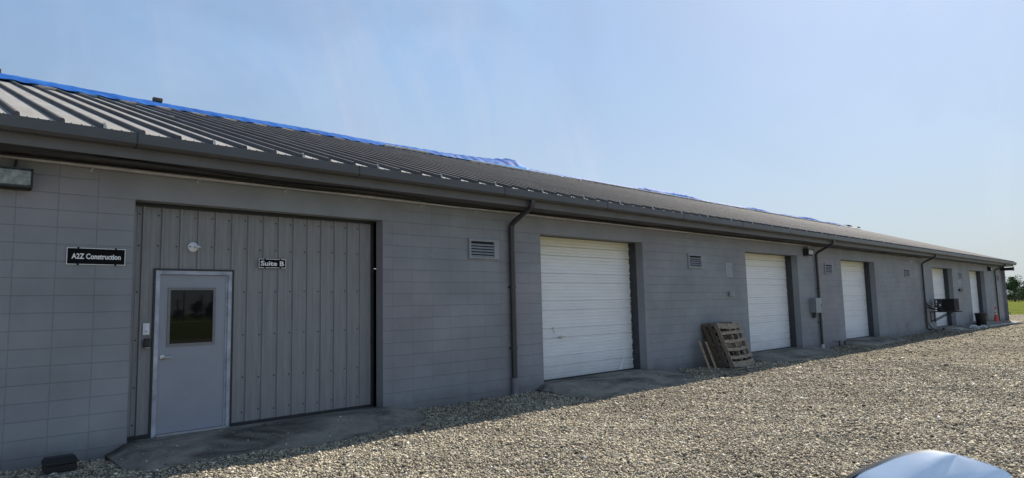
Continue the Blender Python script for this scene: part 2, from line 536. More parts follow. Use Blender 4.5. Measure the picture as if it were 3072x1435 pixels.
def concrete_mat():
    m, nt, p = new_mat('stained_concrete')
    v = objvec(nt)
    c = mix(nt, ramp(nt, noise(nt, v, 2.2, 6, 0.65), 0.3, 0.7), (0.15, 0.137, 0.115), (0.27, 0.248, 0.208))
    c = mix(nt, ramp(nt, noise(nt, objvec(nt, (0.7, 1.3, 1)), 1.1, 5, 0.65, 0.6), 0.46, 0.66), c, (0.042, 0.038, 0.03))
    c = mix(nt, ramp(nt, noise(nt, v, 3.1, 5, 0.7), 0.6, 0.72, (0, 0, 0), (0.5, 0.5, 0.5)), c, (0.07, 0.08, 0.045))
    c = mix(nt, ramp(nt, noise(nt, v, 45, 2, 0.4), 0.71, 0.75), c, (0.34, 0.33, 0.3))
    nt.links.new(c, p.inputs['Base Color'])
    p.inputs['Roughness'].default_value = 0.9
    b = bump(nt, p, noise(nt, v, 70, 4, 0.7), 0.004, 1.0)
    bump(nt, p, noise(nt, v, 6, 4, 0.6), 0.012, 1.0, b)
    return m


M['concrete'] = concrete_mat()


def grass_mat():
    m, nt, p = new_mat('grass')
    v = objvec(nt)
    c = mix(nt, ramp(nt, noise(nt, v, 0.5, 6, 0.7), 0.35, 0.65), (0.085, 0.11, 0.024), (0.17, 0.18, 0.048))
    c = mix(nt, ramp(nt, noise(nt, v, 6, 4, 0.7), 0.5, 0.7, (0, 0, 0), (0.7, 0.7, 0.7)), c, (0.07, 0.10, 0.02))
    nt.links.new(c, p.inputs['Base Color'])
    p.inputs['Roughness'].default_value = 0.9
    p.inputs['Specular IOR Level'].default_value = 0.0
    bump(nt, p, noise(nt, v, 14, 4, 0.7), 0.12, 1.0)
    return m


M['grass'] = grass_mat()


def tarp_mat():
    m, nt, p = new_mat('blue_tarp')
    v = objvec(nt)
    fold = noise(nt, objvec(nt, (0.5, 2.4, 1)), 3.2, 5, 0.6, 0.5)
    c = mix(nt, ramp(nt, noise(nt, v, 1.2, 4), 0.35, 0.7), (0.012, 0.10, 0.42), (0.03, 0.18, 0.60))
    nt.links.new(c, p.inputs['Base Color'])
    p.inputs['Roughness'].default_value = 0.6
    p.inputs['Specular IOR Level'].default_value = 0.12
    bn = bump(nt, p, fold, 0.04, 0.7)
    tl = nt.nodes.new('ShaderNodeBsdfTranslucent'); tl.inputs['Color'].default_value = (0.16, 0.42, 0.85, 1)
    nt.links.new(bn, tl.inputs['Normal'])
    ms = nt.nodes.new('ShaderNodeMixShader'); ms.inputs[0].default_value = 0.4
    nt.links.new(p.outputs[0], ms.inputs[1]); nt.links.new(tl.outputs[0], ms.inputs[2])
    nt.links.new(ms.outputs[0], nt.nodes['Material Output'].inputs['Surface'])
    return m


M['tarp'] = tarp_mat()


def wood_mat(name, a, b):
    m, nt, p = new_mat(name)
    v = objvec(nt, (1.2, 5, 5))
    c = mix(nt, ramp(nt, noise(nt, v, 5, 6, 0.7, 0.6), 0.3, 0.72), a, b)
    c = mix(nt, ramp(nt, noise(nt, objvec(nt), 9, 4, 0.6), 0.58, 0.7, (0, 0, 0), (0.75, 0.75, 0.75)), c, tuple(k * 0.3 for k in a))
    nt.links.new(c, p.inputs['Base Color'])
    p.inputs['Roughness'].default_value = 0.85
    bump(nt, p, noise(nt, v, 24, 4, 0.7), 0.003, 0.8)
    return m


M['wood'] = wood_mat('weathered_pallet_wood', (0.14, 0.108, 0.078), (0.40, 0.325, 0.24))
M['wood_dark'] = wood_mat('dark_pallet_wood', (0.055, 0.042, 0.03), (0.17, 0.13, 0.095))  # darkened pallet wood: on the rear pallets it paints shade into the gaps
M['wood_tan'] = wood_mat('tan_plank_wood', (0.34, 0.22, 0.13), (0.5, 0.36, 0.23))

# ------------------------------------------------------------------ ground
XR = 71.0


def gz(x, out):
    g = -0.135 - 0.05 * sstep(0.3, 2.0, out)
    g += 0.016 * math.sin(x * 0.9 + 0.6) * math.sin(out * 1.3 + x * 0.21) + 0.011 * math.sin(x * 2.3 + out * 1.7) + 0.006 * math.sin(x * 5.1 - out * 3.3)
    g -= 0.05 * sstep(44, 56, x) + 0.03 * sstep(3, 9, out)
    return g


def grid_mesh(xs, outs, zf, name, mt, kind='structure', matf=None):
    b = MB()
    nx = len(xs)
    for o in outs:
        for x in xs: b.v.append((x, -o, zf(x, o)))
    for j in range(len(outs) - 1):
        for i in range(nx - 1):
            b.f.append((j * nx + i, (j + 1) * nx + i, (j + 1) * nx + i + 1, j * nx + i + 1)); b.m.append(0)
    ob = b.build(name, mt, kind=kind, smooth=60, fix=False)
    return ob


def spaced(segs):
    o = []
    for a, b, st in segs:
        n = max(1, int(round((b - a) / st)))
        o += [a + (b - a) * i / n for i in range(n)]
    o.append(segs[-1][1])
    return o


def fieldz(x, o):
    return -0.34 - 0.25 * sstep(60, 20, abs(x - 30)) * sstep(60, 30, abs(o))


grid_mesh(spaced([(-1500, -100, 350), (-100, 250, 14), (250, 2200, 390)]), spaced([(-1600, -120, 370), (-120, 260, 14), (260, 1600, 330)]),
          lambda x, o: (-0.72 if (-25 < x < 68 and -18 < o < 34) else -0.34), 'ground', M['grass'])
gxs = spaced([(-30, -4, 2), (-4, 24, 0.25), (24, 60, 0.6), (60, XR, 1.4)])
gos = spaced([(-26, -1, 2.5), (-1, 10, 0.2), (10, 24, 1.2), (24, 38, 2)])
grid_mesh(gxs, gos, gz, 'gravel_yard', M['gravel'])
for ob in (bpy.data.objects['gravel_yard'],):
    me = ob.data
# pale lane across the field, seen mirrored in the door glass
b = MB(); b.box(-200, 400, 150, 156, -0.5, -0.325)
b.build('road', mat('dusty_lane', (0.45, 0.43, 0.38), 0.9), kind='structure')

# concrete ramps in front of the openings
RAMPS = [
    (1.93, 6.22, 2.14, 5.80, [(1.93, 0.9), (2.1, 1.12), (2.4, 1.1), (2.9, 0.98), (3.4, 1.02), (4.3, 1.13), (5.1, 1.14), (5.7, 1.06), (6.22, 0.55)]),
    (9.22, 13.95, 9.45, 13.0, [(9.22, 0.8), (9.35, 1.22), (9.7, 1.42), (10.6, 1.45), (11.8, 1.44), (12.9, 1.3), (13.6, 0.8), (13.95, 0.35)]),
    (17.75, 23.0, 18.07, 21.7, [(17.75, 0.75), (18.2, 1.2), (19.3, 1.2), (20.5, 1.12), (21.7, 1.05), (22.6, 0.6), (23.0, 0.3)]),
    (25.1, 30.3, 25.4, 29.05, [(25.1, 0.55), (25.7, 0.95), (27, 1.0), (29, 0.95), (30.3, 0.4)]),
    (36.9, 42.2, 37.2, 40.95, [(36.9, 0.6), (37.5, 1.0), (39, 1.0), (41, 0.95), (42.2, 0.4)]),
    (44.3, 53.3, 44.6, 48.35, [(44.3, 0.6), (45, 1.05), (47, 1.0), (50, 0.95), (53.3, 0.85)]),
]


def interp(pts, x):
    if x <= pts[0][0]: return pts[0][1]
    for (a, ya), (b_, yb) in zip(pts, pts[1:]):
        if x <= b_: return ya + (yb - ya) * (x - a) / (b_ - a)
    return pts[-1][1]


def ramp_z(R_, x, o):
    x0, x1, a, c, edge = R_
    om = interp(edge, x) + 0.02 * math.sin(x * 7) + 0.015 * math.sin(x * 17)
    side = min(sstep(x0, a, x), 1 - sstep(c, x1, x)) if x0 < x < x1 else 0
    t = max(0, o) / om
    h = (1 - sstep(0.05, 1.05, t) * 0.95) * (0.25 + 0.75 * side)
    z0 = -0.012
    return gz(x, o) + (z0 - gz(x, o)) * h + 0.012 * (1 - max(0, t) ** 6)


for k, R_ in enumerate(RAMPS):
    x0, x1, a, c, edge = R_
    b = MB()
    xs = spaced([(x0, x1, 0.1)])
    nv = 14
    for x in xs:
        om = interp(edge, x) + 0.02 * math.sin(x * 7) + 0.015 * math.sin(x * 17)
        for j in range(nv + 1):
            o = om * j / nv
            b.v.append((x, -o, ramp_z(R_, x, o)))
        b.v.append((x, -(om + 0.03), gz(x, om) - 0.1))
    n1 = nv + 2
    for i in range(len(xs) - 1):
        for j in range(n1 - 1):
            b.f.append((i * n1 + j, i * n1 + j + 1, (i + 1) * n1 + j + 1, (i + 1) * n1 + j)); b.m.append(0)
    # slab inside the opening, and closing ends
    b.box(a + 0.02, c - 0.02, -0.75, 0.0, -0.4, -0.014)
    for xe, i0 in ((x0, 0), (x1, (len(xs) - 1) * n1)):
        f = [i0 + j for j in range(n1)]
        bi = len(b.v); b.v.append((xe, 0, gz(xe, 0) - 0.1)); b.f.append(tuple(f + [bi])); b.m.append(0)
    b.build('pavement', M['concrete'], kind='structure', smooth=50)


def in_ramp(x, o):
    for (x0, x1, a, c, edge) in RAMPS:
        if x0 - 0.02 < x < x1 + 0.02 and o < interp(edge, x): return True
    return False


# loose stones: real crushed-rock pieces on the part of the yard near the camera
def stones():
    rg = np.random.default_rng(3)
    P = []
    for _ in range(30):
        n = 60000
        x = rg.uniform(-0.5, 44, n) if _ % 3 == 0 else rg.uniform(-0.5, 20, n); o = rg.uniform(0.0, 9.0, n)
        dx = x; dy = 9.15 - o
        d = np.hypot(dx, dy)
        az = np.degrees(np.arctan2(dy, dx))
        keep = (d > 5.6) & (az > 4) & (d < 45)
        dens = np.minimum(1.0, (9.0 / d) ** 1.7)
        keep &= rg.random(n) < dens * 0.42
        P.append(np.stack([x[keep], o[keep], d[keep]], 1))
    P = np.concatenate(P)
    msk = []
    for x, o, d in P:
        inr = in_ramp(x, o)
        msk.append((not inr) or rg.random() < 0.012)
    P = P[np.array(msk)]
    n = len(P)
    base = np.array([(1, 0, 0), (-1, 0, 0), (0, 1, 0), (0, -1, 0), (0, 0, 1), (0, 0, -1)], float)
    tri = np.array([(0, 2, 4), (2, 1, 4), (1, 3, 4), (3, 0, 4), (2, 0, 5), (1, 2, 5), (3, 1, 5), (0, 3, 5)])
    jit = 1 + rg.uniform(-0.3, 0.3, (n, 6, 1))
    off = rg.uniform(-0.35, 0.35, (n, 6, 3))
    size = 0.0106 * np.exp(rg.normal(0, 0.4, n)) * np.maximum(1, (P[:, 2] / 9) ** 0.4)
    sc = np.stack([size * rg.uniform(0.8, 1.3, n), size * rg.uniform(0.7, 1.0, n), size * rg.uniform(0.45, 0.8, n)], 1)
    V = (base[None] * jit + off) * sc[:, None, :]
    a = rg.uniform(0, 2 * np.pi, n); t = rg.normal(0, 0.45, n)
    ca, sa, ct, st = np.cos(a), np.sin(a), np.cos(t), np.sin(t)
    x, y, z = V[..., 0], V[..., 1], V[..., 2]
    y2 = y * ct[:, None] - z * st[:, None]; z2 = y * st[:, None] + z * ct[:, None]
    x3 = x * ca[:, None] - y2 * sa[:, None]; y3 = x * sa[:, None] + y2 * ca[:, None]
    gzv = np.empty(n)
    for i in range(n):
        px, po = P[i, 0], P[i, 1]
        zz = gz(px, po)
        for R_ in RAMPS:
            if R_[0] < px < R_[1] and po < interp(R_[4], px): zz = ramp_z(R_, px, po)
        gzv[i] = zz
    V = np.stack([x3 + P[:, 0:1], y3 - P[:, 1:2], z2 + (gzv + size * 0.3)[:, None]], -1).reshape(-1, 3)
    T = (tri[None] + (np.arange(n) * 6)[:, None, None]).reshape(-1, 3)
    me = bpy.data.meshes.new('gravel_stones')
    me.vertices.add(len(V)); me.vertices.foreach_set('co', V.ravel())
    me.loops.add(T.size); me.loops.foreach_set('vertex_index', T.ravel())
    me.polygons.add(len(T)); me.polygons.foreach_set('loop_start', np.arange(0, T.size, 3)); me.polygons.foreach_set('loop_total', np.full(len(T), 3))
    me.update(); me.validate()
    pal = np.array([(0.60, 0.53, 0.39), (0.46, 0.40, 0.285), (0.31, 0.265, 0.195), (0.19, 0.163, 0.125), (0.11, 0.095, 0.077), (0.055, 0.05, 0.046), (0.36, 0.26, 0.17), (0.74, 0.70, 0.60), (0.2, 0.2, 0.19)])
    ch = rg.choice(len(pal), n, p=[.19, .2, .17, .13, .09, .05, .06, .05, .06])
    c = pal[ch] * rg.uniform(0.85, 1.12, (n, 1))
    ca_ = me.color_attributes.new('tone', 'FLOAT_COLOR', 'POINT')
    rgba = np.concatenate([np.repeat(c, 6, 0), np.ones((n * 6, 1))], 1)
    ca_.data.foreach_set('color', rgba.astype(np.float32).ravel())
    me.materials.append(M['stones'])
    ob = bpy.data.objects.new('gravel_stones', me); COL.objects.link(ob)
    ob['kind'] = 'stuff'; ob['label'] = 'loose crushed stone lying over the gravel yard'; ob['category'] = 'gravel'
    print('stones', n)


stones()

# ------------------------------------------------------------------ the building
BL, BR, DEPTH = -5.0, 53.5, 17.6
bld = thing('workshop_building', 'long low grey concrete block workshop building with dark metal roof', 'building', (0, 0, 0))
OPEN = [(2.16, 5.77), (9.47, 12.98), (18.09, 21.65), (25.42, 29.01), (37.22, 40.92), (44.68, 48.3)]
HEAD = 3.0
TOP = 3.42
# front wall: cells between the openings; reveal 0.2 deep
w = MB()
T = 0.2
xsb = sorted(set([BL, BR, 6.16, 13.18] + [v for o in OPEN for v in o] + [o[0] - 0.4 for o in OPEN] + [o[1] + 0.4 for o in OPEN if o[1] < 60]))
for xa, xb in zip(xsb, xsb[1:]):
    if xb - xa < 1e-4: continue
    xm = (xa + xb) / 2
    mi = 0 if xm < 2.16 else (1 if xm < 13.1 else 2)
    op = any(a < xm < c for a, c in OPEN)
    lin = any(a - 0.4 < xm < c + 0.4 for a, c in OPEN)
    zs = [-0.6, HEAD, TOP]
    for za, zb in zip(zs, zs[1:]):
        if op and za < 2.9: continue
        mm = 3 if (lin and za > 2.9) else mi
        w.add([(xa, 0, za), (xb, 0, za), (xb, 0, zb), (xa, 0, zb)], [(0, 1, 2, 3)], mm)
for a, c in OPEN:
    for xe, s_ in ((a, 1), (c, -1)):
        w.add([(xe, 0, -0.6), (xe, T, -0.6), (xe, T, HEAD), (xe, 0, HEAD)], [(0, 1, 2, 3) if s_ > 0 else (0, 3, 2, 1)], 3)
    w.add([(a, 0, HEAD), (a, T, HEAD), (c, T, HEAD), (c, 0, HEAD)], [(0, 1, 2, 3)], 3)
w.build('front_wall', [M['block_left'], M['block_mid'], M['block_far'], M['lintel']], bld, fix=False)
# end walls, back wall
RZ0, SL = 3.66, 0.330
OH = 0.72
RIDGE = DEPTH / 2


def rz(out):
    return RZ0 + SL * (OH - out) if out > -RIDGE else RZ0 + SL * (OH + RIDGE) - SL * (-RIDGE - out)


for xe in (BL, BR):
    w = MB()
    pr = [(0, -0.6), (0, TOP), (0, rz(0) - 0.06), (-RIDGE, rz(-RIDGE) - 0.06), (-DEPTH, rz(0) - 0.06), (-DEPTH, -0.6)]
    vs = [(xe, -o, z) for o, z in pr]
    dx = 0.2 if xe < 0 else -0.2
    vs2 = [(xe + dx, -o - (0.2 if o == 0 else 0), z) for o, z in pr]
    w.add(vs, [tuple(range(6))]); w.add(vs2, [tuple(range(6))])
    w.build('end_wall', M['block_far'], bld)
w = MB(); w.box(BL, BR, -DEPTH, -DEPTH + 0.2, -0.6, TOP)
w.build('back_wall', M['lintel'], bld)
w = MB(); w.box(BL + 0.3, BR - 0.3, -DEPTH + 0.3, -0.95, -0.3, -0.05)
w.build('floor', M['concrete_old'], bld)
w = MB(); w.box(BL + 0.25, BR - 0.25, -DEPTH + 0.25, -0.45, 3.44, 3.5); 
w.build('ceiling', M['soffit'], bld)

# roof: pans with raised ribs every 0.4 m
RL, RR = BL - 0.55, 54.08
rf = MB()
e0 = 0.70
for side in (0, 1):
    if side == 0: pts = [(e0, rz(e0)), (-RIDGE, rz(-RIDGE))]
    else: pts = [(-RIDGE, rz(-RIDGE)), (-DEPTH - e0, rz(e0))]
    (oa, za), (ob_, zb) = pts
    rf.add([(RL, -oa, za), (RR, -oa, za), (RR, -ob_, zb), (RL, -ob_, zb)], [(0, 1, 2, 3)], 0)
    rf.add([(RL, -oa, za - 0.03), (RR, -oa, za - 0.03), (RR, -ob_, zb - 0.03), (RL, -ob_, zb - 0.03)], [(0, 3, 2, 1)], 0)
rf.add([(RL, -e0, rz(e0)), (RL, -e0, rz(e0) - 0.03), (RR, -e0, rz(e0) - 0.03), (RR, -e0, rz(e0))], [(0, 1, 2, 3)], 0)
prof = [(-0.027, -0.004), (-0.025, 0.038), (-0.018, 0.052), (0, 0.057), (0.018, 0.052), (0.025, 0.038), (0.027, -0.004)]
k = 0
x = 0.85 - 0.4 * 15
while x < RR - 0.05:
    if x > RL + 0.05:
        oa, ob2 = e0 - 0.01, -RIDGE
        vs = []
        for oo in (oa, ob2):
            for dx, dz in prof: vs.append((x + dx, -oo, rz(oo) + dz))
        n = len(prof)
        rf.add(vs, [(i, i + 1, n + i + 1, n + i) for i in range(n - 1)] + [tuple(range(n))], 1)
    x += 0.4
# screws along the eave between the ribs
x = 0.65
while x < 16:
    rf.box(x - 0.006, x + 0.006, e0 - 0.13, e0 - 0.118, rz(e0 - 0.124) - 0.002, rz(e0 - 0.124) + 0.007, 2)
    rf.box(x + 0.1 - 0.006, x + 0.106, e0 - 0.13, e0 - 0.118, rz(e0 - 0.124) - 0.002, rz(e0 - 0.124) + 0.007, 2)
    x += 0.2
# bright drip edge
rf.box(RL, RR, e0 - 0.005, e0 + 0.006, rz(e0) - 0.028, rz(e0) + 0.002, 3)
roof = rf.build('roof', [M['roof'], M['rib'], M['dark_trim'], M['clip']], bld, fix=True, smooth=40)
# translucent skylight strips set between two ribs
for xs_, oa, ob2 in ((3.65, -5.0, -8.0), (10.05, -4.2, -7.6), (16.85, -4.5, -8.1), (23.65, -4.5, -8.0), (30.45, -4.5, -8.1), (37.25, -4.5, -8.0), (44.05, -4.5, -8.0)):
    b = MB()
    x0, x1 = xs_ + 0.03, xs_ + 0.37
    b.add([(x0, -oa, rz(oa) + 0.004), (x1, -oa, rz(oa) + 0.004), (x1, -ob2, rz(ob2) + 0.004), (x0, -ob2, rz(ob2) + 0.004)], [(0, 1, 2, 3)])
    b.box(x0 + 0.03, x1 - 0.05, oa, oa + 0.03, rz(oa) - 0.01, rz(oa) + 0.02)
    b.build('skylight', M['skylight'], bld)
# ridge cap
b = MB()
rzr = rz(-RIDGE)
b.extrude_x([(-RIDGE + 0.22, rzr - 0.035 + 0.03), (-RIDGE, rzr + 0.075), (-RIDGE - 0.22, rzr - 0.005), (-RIDGE - 0.22, rzr - 0.03), (-RIDGE, rzr + 0.04), (-RIDGE + 0.22, rzr - 0.03)], RL, RR)
b.build('ridge_cap', M['rib'], bld)
# rib-end hooks every third rib
x = 1.66
while x < 30:
    b = MB()
    z = rz(e0)
    b.box(x - 0.02, x + 0.012, e0 - 0.005, e0 + 0.006, z - 0.01, z + 0.05)
    b.box(x - 0.02, x + 0.0, e0 - 0.05, e0 - 0.004, z + 0.055, z + 0.075)
    b.build('rib_end_cap', M['clip'], bld)
    x += 1.2
# gutter: box profile, seams every 2.95 m
b = MB()
GZ1, GZ0 = 3.668, 3.515
b.extrude_x([(0.58, GZ0), (0.70, GZ0), (0.735, GZ0 + 0.03), (0.735, GZ1), (0.722, GZ1), (0.722, GZ0 + 0.036), (0.695, GZ0 + 0.01), (0.58, GZ0 + 0.01)], RL, RR + 0.12)
b.build('gutter', M['gutter'], bld)
x = 1.98 - 2.93 * 2
while x < RR:
    b = MB()
    b.extrude_x([(0.575, GZ0 - 0.003), (0.702, GZ0 - 0.003), (0.738, GZ0 + 0.028), (0.738, GZ1 + 0.003), (0.73, GZ1 + 0.003), (0.73, GZ0 + 0.03), (0.70, GZ0), (0.575, GZ0)], x - 0.006, x + 0.012)
    b.build('gutter_joint', M['dark_trim'], bld)
    x += 2.93
b = MB()
b.box(RL, RR, 0.555, 0.578, 3.392, 3.60)
b.build('fascia', M['fascia'], bld)
b = MB()
b.box(RL, RR, 0.004, 0.553, 3.40, 3.415)
b.build('soffit', M['soffit'], bld)
for xe in (RL - 0.02, RR):
    b = MB()
    pr = [(e0, rz(e0) - 0.2), (e0, rz(e0) + 0.01), (-RIDGE, rzr + 0.01), (-DEPTH - e0, rz(e0) + 0.01), (-DEPTH - e0, rz(e0) - 0.2), (-RIDGE, rzr - 0.2)]
    b.extrude_x(pr, xe, xe + 0.02)
    b.build('barge_board', M['gutter'], bld)
    b = MB()
    xa, xb = (BR, RR) if xe > 0 else (RL, BL)
    b.extrude_x([(0.55, rz(0.55) - 0.19), (-RIDGE, rzr - 0.19), (-DEPTH - 0.55, rz(0.55) - 0.19), (-DEPTH - 0.55, rz(0.55) - 0.205), (-RIDGE, rzr - 0.205), (0.55, rz(0.55) - 0.205)], xa + 0.003, xb - 0.003)
    b.build('gable_soffit', M['soffit'], bld)


# downspouts
def downspout(x, zbot, shoe, boot):
    b = MB()
    p = [(x, -0.66, 3.53), (x, -0.66, 3.44), (x, -0.645, 3.40), (x, -0.60, 3.365), (x, -0.17, 3.17), (x, -0.10, 3.12), (x, -0.075, 3.06), (x, -0.075, zbot + 0.1)]
    if shoe: p += [(x, -0.08, zbot + 0.06), (x + 0.02, -0.12, zbot + 0.02), (x + 0.05, -0.25, zbot)]
    else: p += [(x, -0.075, zbot)]
    b.tube(p, 0.05, 12, sq=(0.05, 0.038))
    o = b.build('downspout', M['spout'], bld, smooth=50)
    for zs_ in (1.9, 0.75):
        b = MB(); b.box(x - 0.058, x + 0.058, 0.004, 0.118, zs_, zs_ + 0.025)
        b.build('strap', M['spout'], o)
    if boot:
        b = MB(); b.tube([(x, -0.078, -0.25), (x, -0.078, boot - 0.06)], 0.058, 14); b.tube([(x, -0.078, boot - 0.07), (x, -0.078, boot)], 0.066, 14)
        b.build('drain_boot', M['spout_boot'], o, smooth=50)


downspout(8.6, 0.1, False, 0.2)
downspout(23.05, -0.02, False, 0.0)
downspout(35.35, 0.0, True, 0)
downspout(51.0, -0.1, True, 0)
b = MB(); b.tube([(23.05, -0.078, -0.25), (23.05, -0.078, 0.02)], 0.055, 12); b.build('drain_boot', M['pvc'], bld, smooth=50)


# wall vents
def vent(x0, x1, z0=2.435, z1=2.80):
    b = MB()
    f = 0.055
    b.box(x0, x1, 0.002, 0.035, z1 - f * 0.8, z1); b.box(x0, x1, 0.002, 0.035, z0, z0 + f * 0.5)
    b.box(x0, x0 + f * 0.8, 0.002, 0.035, z0 + f * 0.5, z1 - f * 0.8); b.box(x1 - f * 2.2, x1, 0.002, 0.035, z0 + f * 0.5, z1 - f * 0.8)
    o = b.build('vent', M['vent'], bld)
    b = MB(); b.box(x0 + 0.03, x1 - 0.1, 0.001, 0.004, z0 + 0.02, z1 - 0.03)  # black sheet on the wall face, paints the darkness between the louvres
    b.build('vent_shade_sheet', M['vent_dark'], o)
    n = 5
    h = (z1 - z0 - 0.1) / n
    for i in range(n):
        zc = z0 + 0.035 + h * i
        b = MB()
        xa, xb = x0 + 0.045, x1 - 0.125
        b.add([(xa, -0.008, zc + h * 0.55), (xb, -0.008, zc + h * 0.55), (xb, -0.03, zc), (xa, -0.03, zc),
               (xa, -0.004, zc + h * 0.5), (xb, -0.004, zc + h * 0.5), (xb, -0.026, zc - 0.006), (xa, -0.026, zc - 0.006)],
              [(0, 1, 2, 3), (4, 7, 6, 5), (3, 2, 6, 7), (0, 3, 7, 4), (1, 5, 6, 2), (0, 4, 5, 1)])
        b.build('louvre', M['vent'], o)


for a, c in ((7.58, 8.31), (14.95, 15.69), (23.85, 24.6), (32.84, 33.59), (42.26, 43.0), (51.78, 52.51)):
    vent(a, c)


# roll-up (sectional) garage doors
def door_profile():
    """(z, depth offset) down the door face: pairs of deep grooves, shallow ribs between"""
    pts = []
    z = 3.06
    per = 0.585
    base = 0.04
    lines = []
    zz = 2.80
    deep = []
    while zz > 0.03:
        deep += [zz, zz - 0.2]
        zz -= per
    ev = [(d, 0.034, 0.02) for d in deep if d > 0.02]
    m_ = []
    for d in deep:
        pass
    zz = 2.80
    while zz > -0.5:
        for q in (0.065, 0.13): m_.append(zz - q)
        for q in (0.2 + 0.075, 0.2 + 0.15, 0.2 + 0.225, 0.2 + 0.3): m_.append(zz - q)
        zz -= per
    m_ += [2.94, 2.87]
    ev += [(q, 0.012, 0.011) for q in m_ if 0.03 < q]
    ev.sort(reverse=True)
    for zc, dp, hw in ev:
        if dp > 0.01:
            pts += [(zc + hw + 0.008, 0), (zc + hw * 0.35, -dp), (zc - hw * 0.1, -dp), (zc - hw * 0.3, 0.004), (zc - hw - 0.012, 0)]
        else:
            pts += [(zc + hw, 0), (zc + 0.004, -dp), (zc - 0.004, -dp), (zc - hw, 0)]
    return [(3.06, 0)] + pts + [(0.0, 0)]


DP = door_profile()


def garage_door(i, a, c):
    dep = 0.40
    b = MB()
    x0, x1 = a - 0.03, c + 0.02
    pr = [(-dep + d, z) for z, d in DP]
    b.extrude_x(pr + [(-dep - 0.05, 0.0), (-dep - 0.05, 3.06)], x0, x1)
    o = b.build('garage_door', M['overhead'], bld)
    # dark return / track housing behind the block reveal
    b = MB()
    b.box(c + 0.001, c + 0.12, -0.75, -0.2, -0.3, 3.2)
    b.box(a - 0.14, a - 0.034, -0.75, -0.2, -0.3, 3.2)
    b.box(a, c, -0.75, -0.2, 3.002, 3.2)
    # scalloped edge seal
    b.build('door_jamb', M['jamb_dark'], o)
    z = 0.1
    while z < 2.95:
        b = MB(); b.box(c - 0.02, c + 0.0, -dep - 0.03, -dep + 0.03, z, z + 0.09); z += 0.2
        b.build('hinge', M['jamb_dark'], o)
    b = MB(); b.box(a, c, -dep - 0.045, -dep + 0.012, -0.013, 0.012)
    b.build('bottom_seal', M['dark_trim'], o)
    xl = a + (0.72 if i == 0 else 0.2)
    b = MB()
    zl = 1.0
    b.box(xl, xl + 0.035, -dep, -dep + 0.022, zl + 0.03, zl + 0.09)
    b.lathe((xl + 0.018, dep - 0.02, zl - 0.01), [(0.02, 0), (0.02, 0.012), (0.012, 0.016)], 12, (0, -1, 0))
    if i == 0:
        b.build('latch', M['steel'], o); b = MB()
        b.tube([(xl + 0.16, dep - 0.01, zl - 0.13), (xl + 0.16, dep - 0.05, zl - 0.13), (xl + 0.31, dep - 0.05, zl - 0.13), (xl + 0.31, dep - 0.01, zl - 0.13)], 0.010, 8)
        b.lathe((xl + 0.235, dep - 0.005, zl - 0.13), [(0.035, 0), (0.035, 0.01), (0.02, 0.02)], 14, (0, -1, 0))
    b.build('handle' if i == 0 else 'latch', M['steel'] if i == 0 else M['dark_trim'], o)
    if i == 0:
        # dented bottom corner sheet
        b = MB()
        b.add([(c - 0.62, dep - 0.012, 0.02), (c - 0.50, dep - 0.03, 0.02), (c - 0.36, dep - 0.014, 0.30), (c - 0.40, dep - 0.008, 0.28)], [(0, 1, 2, 3)])
        b.build('dent', M['overhead'], o)
    return o


for i, (a, c) in enumerate(OPEN[1:]):
    garage_door(i, a, c)

# ------------------------------------------------------------------ suite entrance: ribbed metal infill and man door
A0, C0 = OPEN[0]
PD = 0.27
DX0, DX1, DZ1 = 2.46, 3.49, 2.15
pn = MB()


def panel_strip(x0, x1, z0, z1):
    """corrugated sheet between x0 and x1; ribs every 0.2275 m from x=2.32"""
    pts = [(x0, 0.0)]
    k = -2
    while True:
        xc = 2.325 + 0.2275 * k
        if xc > x1 + 0.2: break
        for dx, d in ((-0.022, 0), (-0.012, 0.026), (0.012, 0.026), (0.022, 0)):
            if x0 < xc + dx < x1: pts.append((xc + dx, d))
        for q in (0.09, 0.155):
            for dx, d in ((-0.008, 0), (0, 0.004), (0.008, 0)):
                if x0 < xc + q + dx < x1: pts.append((xc + q + dx, d))
        k += 1
    pts.append((x1, 0.0))
    pts.sort()
    n = len(pts)
    vs = [(x, PD - d, z) for z in (z0, z1) for x, d in pts]
    pn.add(vs, [(i, i + 1, n + i + 1, n + i) for i in range(n - 1)], 0)


panel_strip(A0, DX0, 0.02, 2.97)
panel_strip(DX0, DX1, DZ1, 2.97)
panel_strip(DX1, C0 - 0.06, 0.02, 2.97)
for k in range(15):
    xs_ = 2.325 + 0.2275 * k - 0.05
    for z in (2.86, 2.45, 1.84, 1.235, 0.63, 0.17):
        if A0 + 0.02 < xs_ < C0 - 0.08 and not (DX0 - 0.03 < xs_ < DX1 + 0.03 and z < DZ1 + 0.05):
            pn.lathe((xs_, PD, z + rnd.uniform(-0.012, 0.012)), [(0.011, 0), (0.010, 0.005), (0.004, 0.008)], 8, (0, -1, 0), 1)
pn_o = pn.build('metal_panel', [M['panel'], M['dark_trim']], bld, fix=False)
b = MB()
b.box(A0, C0, -PD, -PD + 0.035, 2.955, 2.999)
b.box(C0 - 0.065, C0 - 0.035, -PD - 0.01, -PD + 0.03, 0.0, 2.954)
b.box(C0 - 0.034, C0 - 0.001, -PD - 0.02, -PD - 0.0, 0.0, 2.954)
b.box(A0, DX0, -PD - 0.01, -PD + 0.03, -0.013, 0.035); b.box(DX1, C0 - 0.066, -PD - 0.01, -PD + 0.03, -0.013, 0.03)
b.build('edge_trim', M['dark_trim'], pn_o)
b = MB(); b.box(A0 - 0.0, C0, -PD - 0.12, -PD - 0.03, 0, 3.1); b.build('backing', M['dark_trim'], pn_o)

